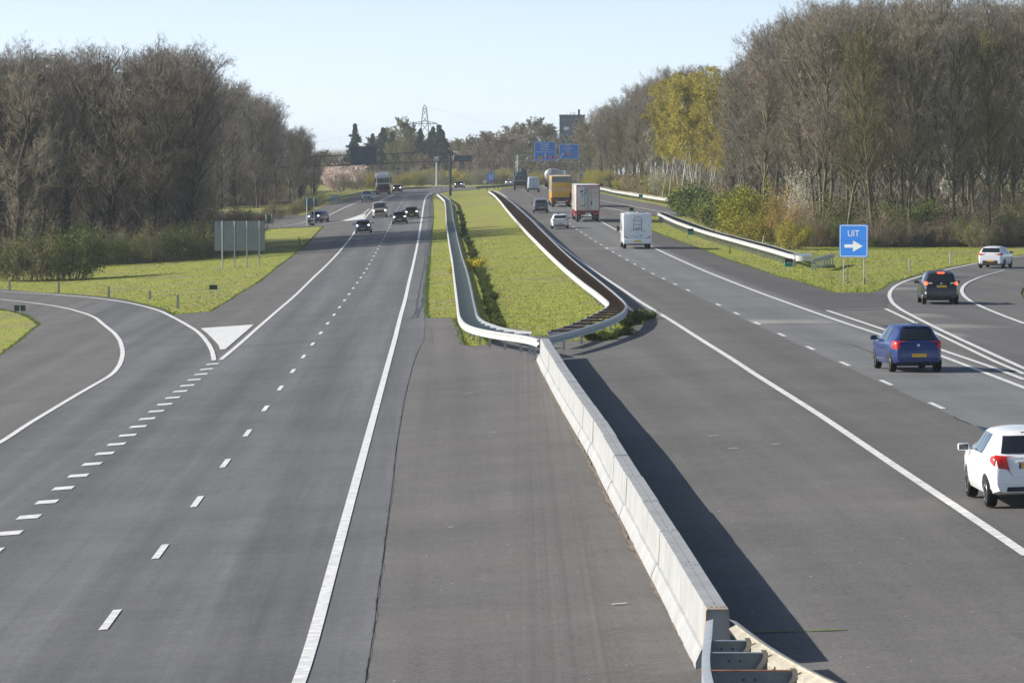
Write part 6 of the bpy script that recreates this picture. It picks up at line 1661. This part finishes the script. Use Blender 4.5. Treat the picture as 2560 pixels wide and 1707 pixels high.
SKL = [(-100, 165), (0, 172), (60, 168), (120, 160), (180, 158), (250, 162), (330, 152), (400, 160), (470, 155), (540, 182), (580, 212), (640, 256), (700, 292), (740, 326), (775, 366), (800, 400), (825, 415)]
SKR = [(1330, 312), (1345, 285), (1400, 292), (1450, 280), (1470, 262), (1520, 252), (1570, 240), (1610, 205), (1650, 190), (1700, 165), (1735, 145), (1760, 165), (1800, 175), (1850, 145), (1880, 118), (1910, 85), (1950, 55),
       (2000, 40), (2050, 20), (2080, -5), (2110, 10), (2180, 10), (2260, -10), (2340, 10), (2400, -15), (2560, 5), (2700, 0)]
def skyh(x, y, tab, jit=.10):
    pxx = CX + F * x / y; ys = np.interp(pxx, [a for a, _ in tab], [b for _, b in tab])
    return ((HOR - ys) / F * y - float(g(x, y))) * RNG.uniform(1 - jit, 1.0)
cnt = 0
# ---- left wood, front block
for r in range(8):
    for c in range(10):
        y = 384 + r * 5.8 + RNG.normal(0, 1.2); x = -31.0 - c * 3.1 + RNG.normal(0, .8) - (r * .4) - max(0, r - 1) * .3 - (2.0 if r == 0 else 0)
        if r > 3 and c > 6: continue
        if r == 0 and c > 2: continue
        if r in (5, 6, 7) and c % 2: continue
        k = (DK + ES[:3])[RNG.integers(0, 6)] if r < 2 else (ES + DK[:1])[RNG.integers(0, 5)]
        h = skyh(x, y, SKL, .05) * (1.03 if r > 0 else .92)
        k.put(x, y, h, 'bare brown tree at the grass-side edge of the left wood' if r < 2 else 'bare grey-brown tree deep inside the left wood', group='bare trees at the edge of the left wood' if r < 2 else 'bare trees inside the left wood', wide=1.12)
# ---- left wood, block beyond the ramp
for r in range(17):
    y = 618 + r * 9.0
    for c in range(3 + (r < 5)):
        x = -(.0500 if r < 8 else .0478) * y - 2.6 - c * 5.6 + RNG.normal(0, .8)
        if CX + F * x / y < 480: continue
        h = skyh(x, y, SKL, .10)
        (ES + DK[:2])[RNG.integers(0, 6)].put(x, y + RNG.normal(0, 2), max(h, 6), 'bare brown tree of the left wood beyond the joining ramp', group='bare trees of the left wood beyond the ramp', wide=1.2)
OAK.put(-46.6, 377, 15.5, 'large spreading bare oak with a thick dark trunk at the left edge', rz=1.0)
# left understory
for i in range(34):
    x = -29.5 - i * .95 + RNG.normal(0, .4); y = 380.5 + RNG.normal(0, 1.2) - (.8 if i % 3 == 0 else 0)
    SG[RNG.integers(0, 4)].put(x, y, RNG.uniform(1.2, 3.6), 'brown-green undergrowth shrub at the foot of the left wood', 'shrub', 'undergrowth shrubs of the left wood')
for i in range(10):
    y = 384 + i * 4.5; SG[i % 4].put(-29.3 + RNG.normal(0, .5), y, RNG.uniform(1.8, 3.8), 'brown-green undergrowth shrub at the foot of the left wood', 'shrub', 'undergrowth shrubs of the left wood')
for i in range(26):
    q = P(*[np.interp(i / 25, [0, .35, .7, 1], c) for c in ([545, 672, 770, 815], [561, 556, 531, 511])]); y = q.y + 2.5; SG[RNG.integers(0, 4)].put(q.x - .8 + RNG.normal(0, .5), y, RNG.uniform(.8, 2.4), 'olive-brown shrub along the far side of the joining left ramp', 'shrub', 'shrubs beside the joining ramp')
for k_, (xx, yy, h, kk, wd_, lb) in enumerate([(15, 702, 3.4, 73, 1.0, 'olive-green bush at the very left edge in front of the oak'), (75, 703, 4.2, 71, 1.0, 'tall olive bush right of the oak trunk, middle of the three left bushes'), (120, 700, 3.2, 74, 1.1, 'greyish bare bush between the two tall olive bushes'), (172, 700, 4.4, 73, 1.05, 'tall green bush, rightmost of the bushes at the left edge')]):
    q = P(xx, yy); (SG[2] if kk == 73 else SG[0] if kk == 71 else SG[3]).put(q.x, q.y + 1.5, h, lb, 'shrub', wide=wd_)
# yellow dots (daffodils / broom) at left
# ---- right wood: big front block
for r in range(9):
    for c in range(9):
        y = 334 + r * 9 + RNG.normal(0, 1.5); x = 27.5 + c * 3.3 + RNG.normal(0, .8) + r * .25
        pxx = CX + F * x / y
        if pxx > 2720 or pxx < 1940: continue
        if r > 4 and c % 2: continue
        h = skyh(x, y, SKR, .10)
        lab = 'tall bare tree with a mossy trunk in the front rows of the right wood' if r < 2 else 'tall bare tree deep inside the right wood'
        HI[RNG.integers(0, 5)].put(x, y, h, lab, group='tall bare trees at the edge of the right wood' if r < 2 else 'tall bare trees inside the right wood', wide=1.0 if r else .95)
# ---- right wood along the road to the distance
yy = 415.0
while yy < 900:
    d0 = float(XR(yy)); base = np.interp(yy, [400, 480, 560, 650, 750, 850, 900], [26.5, 27.5, 27.0, 23.0, 18.5, 17.5, 19])
    for c in range(4):
        x = base + c * 5.0 + RNG.normal(0, 1.0); pxx = CX + F * x / yy
        if pxx < 1335: continue
        h = skyh(x, yy, SKR, .10)
        birch = (1640 < pxx < 1800) and c < 2
        kk = BI[RNG.integers(0, 3)] if birch else (HI + ES)[RNG.integers(0, 9)]
        kk.put(x, yy + RNG.normal(0, 2), h * (.96 if c else .90), 'birch with a white trunk and yellow-green catkins beside the entry ramp' if birch else 'bare brown tree of the right wood along the entry ramp', group='yellow-green birches beside the entry ramp' if birch else 'bare trees along the entry ramp', wide=1.05 if birch else 1.1)
    yy += 9.5 if yy < 620 else 13
for i, (xx, dd, h) in enumerate([(1752, 540, 15), (1768, 530, 14), (1782, 545, 15.5), (1800, 520, 13.5), (1822, 505, 14), (1838, 500, 15), (1846, 515, 13), (1700, 560, 16.5), (1672, 575, 16.0), (1722, 548, 17.0), (1655, 590, 15.5)]):
    BI[i % 3].put((xx - CX) / F * dd, dd, h, 'slender white-trunked birch in front of the right wood, near the entry ramp', group='slender birches in front of the right wood')
# right understory
for i in range(44):
    x = 24.5 + i * .60 + RNG.normal(0, .4); y = 331.5 + RNG.normal(0, 1.2) - (i > 40) * 3
    (SG + [SG[1]])[RNG.integers(0, 5)].put(x, y, RNG.uniform(.9, 2.4), 'brown-olive undergrowth shrub at the foot of the right wood', 'shrub', 'undergrowth shrubs of the right wood')
for i in range(26):
    x = 26.5 + i * .9 + RNG.normal(0, .5); y = 338 + RNG.normal(0, 2.5)
    SG[RNG.integers(0, 4)].put(x, y, RNG.uniform(2.0, 4.2), 'tall brown-olive thicket shrub under the right wood', 'shrub', 'thicket shrubs under the right wood')
def bush(k, xx, yb, h, label, dy=0, wide=1.0, group=None):
    q = P(xx, yb); k.put(q.x, q.y + dy, h, label, 'shrub', group, wide=wide)
bush(SY[0], 1905, 610, 4.6, 'big rounded yellow-green bush behind the long guardrail', 12, 1.1)
bush(SY[0], 1872, 604, 3.0, 'yellow-green bush left of the big rounded one behind the guardrail', 14)
bush(SY[1], 1938, 618, 2.8, 'yellowish bush right of the big rounded one, behind the guardrail nose', 10)
bush(SY[1], 1800, 575, 2.0, 'yellow-olive bush in the middle behind the long guardrail', 16)
bush(SO, 1998, 632, 4.6, 'orange-budded bush left of the blue exit sign', 14, .65)
bush(SY[1], 2012, 630, 2.2, 'olive-yellow bush just left of the exit sign posts', 10)
WH.put(P(2022, 628).x, P(2022, 628).y + 12, 5.8, 'narrow white-blossomed shrub left of the blue exit sign', 'shrub', wide=.7)
WT.put(P(2520, 640).x, 340, 8.6, 'tall pale blossoming tree inside the right wood near the right edge', 'tree', wide=.8)
for i, (xx, yb, h) in enumerate([(1735, 545, 2.6), (1750, 552, 3.0), (1772, 556, 2.4), (1790, 566, 2.2), (1815, 575, 2.4), (1840, 585, 2.2), (1720, 541, 2.0), (1742, 540, 3.0)]):
    bush(BR, xx, yb, h, 'low green bramble bush spilling behind the long guardrail', 10 + (i % 2) * 6, 1.2, 'bramble bushes behind the long guardrail')
for i in range(30):
    yy = 545 + i * 9.5; x = float(np.interp(yy, [540, 600, 650, 750, 830], [26.0, 23.8, 21.2, 16.5, 15.4])) + RNG.normal(0, .5)
    (SY + [BR, SG[2], SG[0]])[RNG.integers(0, 5)].put(x, yy, RNG.uniform(1.6, 3.4), 'green-yellow shrub behind the guardrail of the entry ramp', 'shrub', 'shrubs behind the entry ramp guardrail')
for i in range(14):
    yy = 430 + i * 8; SG[RNG.integers(0, 4)].put(25.5 + RNG.normal(0, .8), yy, RNG.uniform(2, 4.5), 'olive thicket shrub below the birches on the right', 'shrub', 'thicket shrubs below the birches')
WH.put((1640 - CX) / F * 600, 600, 4.2, 'white-flowering shrub behind the entry ramp guardrail', 'shrub', wide=1.0)
WT.put((1620 - CX) / F * 640, 636, 11, 'slim white-blossomed tree in the right wood left of the birches', 'tree', wide=.8)
# ---- median plants
for i in range(46):
    u = i / 45; q = np.array(P(*[np.interp(u, [0, .2, .4, .6, .8, 1], c) for c in ([1205, 1192, 1180, 1166, 1152, 1136], [812, 745, 695, 650, 600, 530])], .4)[:2])
    BR.put(q[0] + .70 + RNG.normal(0, .12), q[1] + 0.5, RNG.uniform(.26, .52), 'low green bramble hugging the inner side of the left median guardrail', 'shrub', 'brambles along the left median guardrail', wide=1.0, sink=.0)
BM = Kind('flowering_broom', shrub(95, R=.9, H=.9, stems=20, leafmat='flower_yellow', leafn=900, size=.07, twig_mat='twig_olive'), .9)
for xx, yb, h, lb in [(1184, 673, .85, 'bright yellow broom beside the left median guardrail, left one of the pair'), (1199, 674, .75, 'bright yellow broom beside the left median guardrail, right one of the pair'), (1128, 682, .55, 'small yellow flowering plant on the outer side of the left median guardrail')]:
    q = P(xx, yb); BM.put(q.x, q.y, h, lb, 'shrub')
for i, (xx, yb, h, w_) in enumerate([(1590, 800, .5, 1.6), (1610, 797, .45, 1.5), (1560, 838, .4, 1.6), (1500, 850, .45, 2.0), (1575, 812, .5, 1.5)]):
    q = P(xx, yb); BR.put(q.x, q.y, h, 'low weedy growth at the foot of the right guardrail bend', 'shrub', 'weeds at the right guardrail bend', wide=w_)
# ---- far background beyond the bend
k = 0
FSK = [(780, 395), (830, 362), (850, 400), (870, 372), (930, 345), (1000, 318), (1030, 322), (1060, 345), (1130, 345), (1180, 338), (1215, 325), (1255, 322), (1300, 312), (1330, 300), (1390, 308), (1400, 314), (1455, 314), (1480, 290), (1640, 260)]
for r, (dd, st) in enumerate([(1130, 26), (1165, 28), (1205, 30)]):
    xx = 775 + r * 9
    while xx < 1480:
        h = (HOR - np.interp(xx, [a for a, _ in FSK], [b for _, b in FSK])) / F * dd + 2.9
        if r == 0: h *= RNG.uniform(.50, .80)
        else: h *= RNG.uniform(.88, 1.0)
        x = (xx - CX) / F * dd; FR[RNG.integers(0, 3)].put(x, dd + RNG.normal(0, 6), h, 'budding brown tree in the distant belt beyond the bend', group='budding trees in the distant belt', wide=1.05, sink=.3)
        xx += st * RNG.uniform(.7, 1.15)
for i, (xx, yt, w_) in enumerate([(888, 311, .85), (932, 335, .8), (958, 320, .95), (981, 330, .8), (1051, 322, .8), (1083, 318, .8), (1098, 314, 1.0), (1106, 325, .9), (1076, 330, .8)]):
    dd = 1146 + (i % 3) * 5; h = (HOR - yt) / F * dd + 3.2
    nm = ['leftmost dark spire-shaped conifer, right above the gantry sign', 'small dark conifer between the spire and the double conifer', 'dark layered conifer left of the pale budding tree', 'dark conifer close to the left of the pale budding tree', 'dark conifer just left of the power pylon', 'dark conifer just right of the power pylon', 'broad dark conifer, rightmost of the group by the pylon', 'dark conifer at the right end of the pylon group', 'low dark conifer behind the pylon foot'][i]
    CO[i % 3].put((xx - CX) / F * dd, dd, h, nm, wide=w_, sink=.3)
for xx, yt in ((1012, 302), (1030, 315)):
    dd = 1100; FR[0].put((xx - CX) / F * dd, dd, (HOR - yt) / F * dd + 3, 'tall pale budding tree between the conifer groups' + (', the taller left one' if xx == 1012 else ', the lower right one'), wide=.8)
FR[1].put((1457 - CX) / F * 1120, 1120, (HOR - 294) / F * 1120 + 3, 'budding tree partly hiding the right side of the dark flat-roofed building', wide=.9)
PK.put((857 - CX) / F * 800, 800, 5.2, 'pink-white blossoming cherry tree behind the far left guardrail', rz=.5, wide=.95)
for xx, dd, h, kk, lb in [(912, 860, 3.0, 1, 'yellow-olive shrub right of the cherry tree'), (936, 880, 3.4, 1, 'yellow-olive shrub left of the red and white lorry'), (1010, 960, 3.0, 1, 'yellowish shrub between lorry and mast'), (1045, 980, 3.6, 0, 'bright yellow-green shrub left of the pale mast')]:
    SY[kk].put((xx - CX) / F * dd, dd, h, lb, 'shrub')
WH.put((1040 - CX) / F * 990, 990, 4.4, 'small whitish blossoming shrub above the bright yellow-green shrub', 'shrub', wide=1.0)
for i in range(34):
    xx = 800 + i * 20.5 + RNG.normal(0, 5); dd = 1085 + RNG.normal(0, 10)
    (SG[:2] + [SG[3], SY[1]])[RNG.integers(0, 4)].put((xx - CX) / F * dd, dd, RNG.uniform(2.5, 5), 'olive-brown shrub in the distant belt beyond the bend', 'shrub', 'shrubs in the distant belt', wide=1.3)
# ---- wood masses behind the trees one can tell apart
def mass(name, boxes, n, mat, label, tw=.03, L=1.4):
    Vs = []; Fs = []; nn = 0
    for (x0, x1, y0, y1, hfun) in boxes:
        x = RNG.uniform(x0, x1, n); y = RNG.uniform(y0, y1, n); hh = np.array([hfun(a, b_) for a, b_ in zip(x[:400], y[:400])]).min() if callable(hfun) else hfun
        z = RNG.uniform(0, hh, n) ; p = np.c_[x, y, g(x, y) + z]
        d = unit(np.c_[RNG.normal(0, .5, (n, 2)), np.ones(n) * .9]); b_, r_ = grow(p, d, RNG.uniform(.5, 1.5, n) * L, np.full(n, tw), 2, .15, .02, RNG)
        v, f = ribbons(b_, r_, RNG); Vs.append(v); Fs.append(f + nn); nn += len(v)
    me = np_mesh(name, np.concatenate(Vs), np.concatenate(Fs), 4, mat); tag(link(name, me), label, 'wood', kind='stuff')
mass('wood', [(-64, -31, 418, 434, 16), (-62, -42, 640, 680, 17), (-62, -46, 700, 760, 13), (-75, -45, 770, 800, 9), (33, 66, 372, 400, 15.5), (30, 60, 402, 425, 16), (33, 52, 440, 480, 14), (33, 52, 480, 560, 13), (27, 45, 620, 760, 10)], 15000, 'twig_grey', 'dense brown mass of twigs deep in the woods behind the front trees', .035, 1.5)
mass('wood', [(-66, -32, 431, 441, 5.5), (-62, -40, 640, 660, 5)], 12000, 'twig_brown', 'low tangle of stems closing the view under the left wood', .035, 1.3)
mass('wood', [(-60, -20, 1215, 1235, 9), (-20, 30, 1215, 1240, 12)], 16000, 'twig_far', 'hazy brown wood closing the view beyond the distant bend', .05, 1.8)
mass('undergrowth', [(-62, -32, 388, 425, 2.8), (25, 60, 342, 380, 1.5), (24, 40, 420, 560, 2.4), (18, 30, 600, 800, 2.4), (-55, -38, 625, 800, 2.4)], 7000, 'leaf_brown', 'brown tangle of undergrowth on the floor of both woods', .03, .9)
# ---- air
m = bpy.data.materials.new('haze_air'); m.use_nodes = True; nt = m.node_tree
for n in list(nt.nodes):
    if n.type == 'BSDF_PRINCIPLED': nt.nodes.remove(n)
pv = nt.nodes.new('ShaderNodeVolumePrincipled'); pv.inputs['Color'].default_value = (.86, .93, 1.0, 1); pv.inputs['Density'].default_value = HAZE; pv.inputs['Anisotropy'].default_value = 0.2
nt.links.new(pv.outputs[0], nt.nodes['Material Output'].inputs['Volume'])
if HAZE > 0:
    hb = MB(); hb.box(-4200, 4200, -400, 6200, -13, 45); MATS['haze_air'] = m
    o = hb.build('haze', 'haze_air', None); o['kind'] = 'stuff'; tag(o, 'thin bluish spring haze over the whole motorway landscape', 'haze')
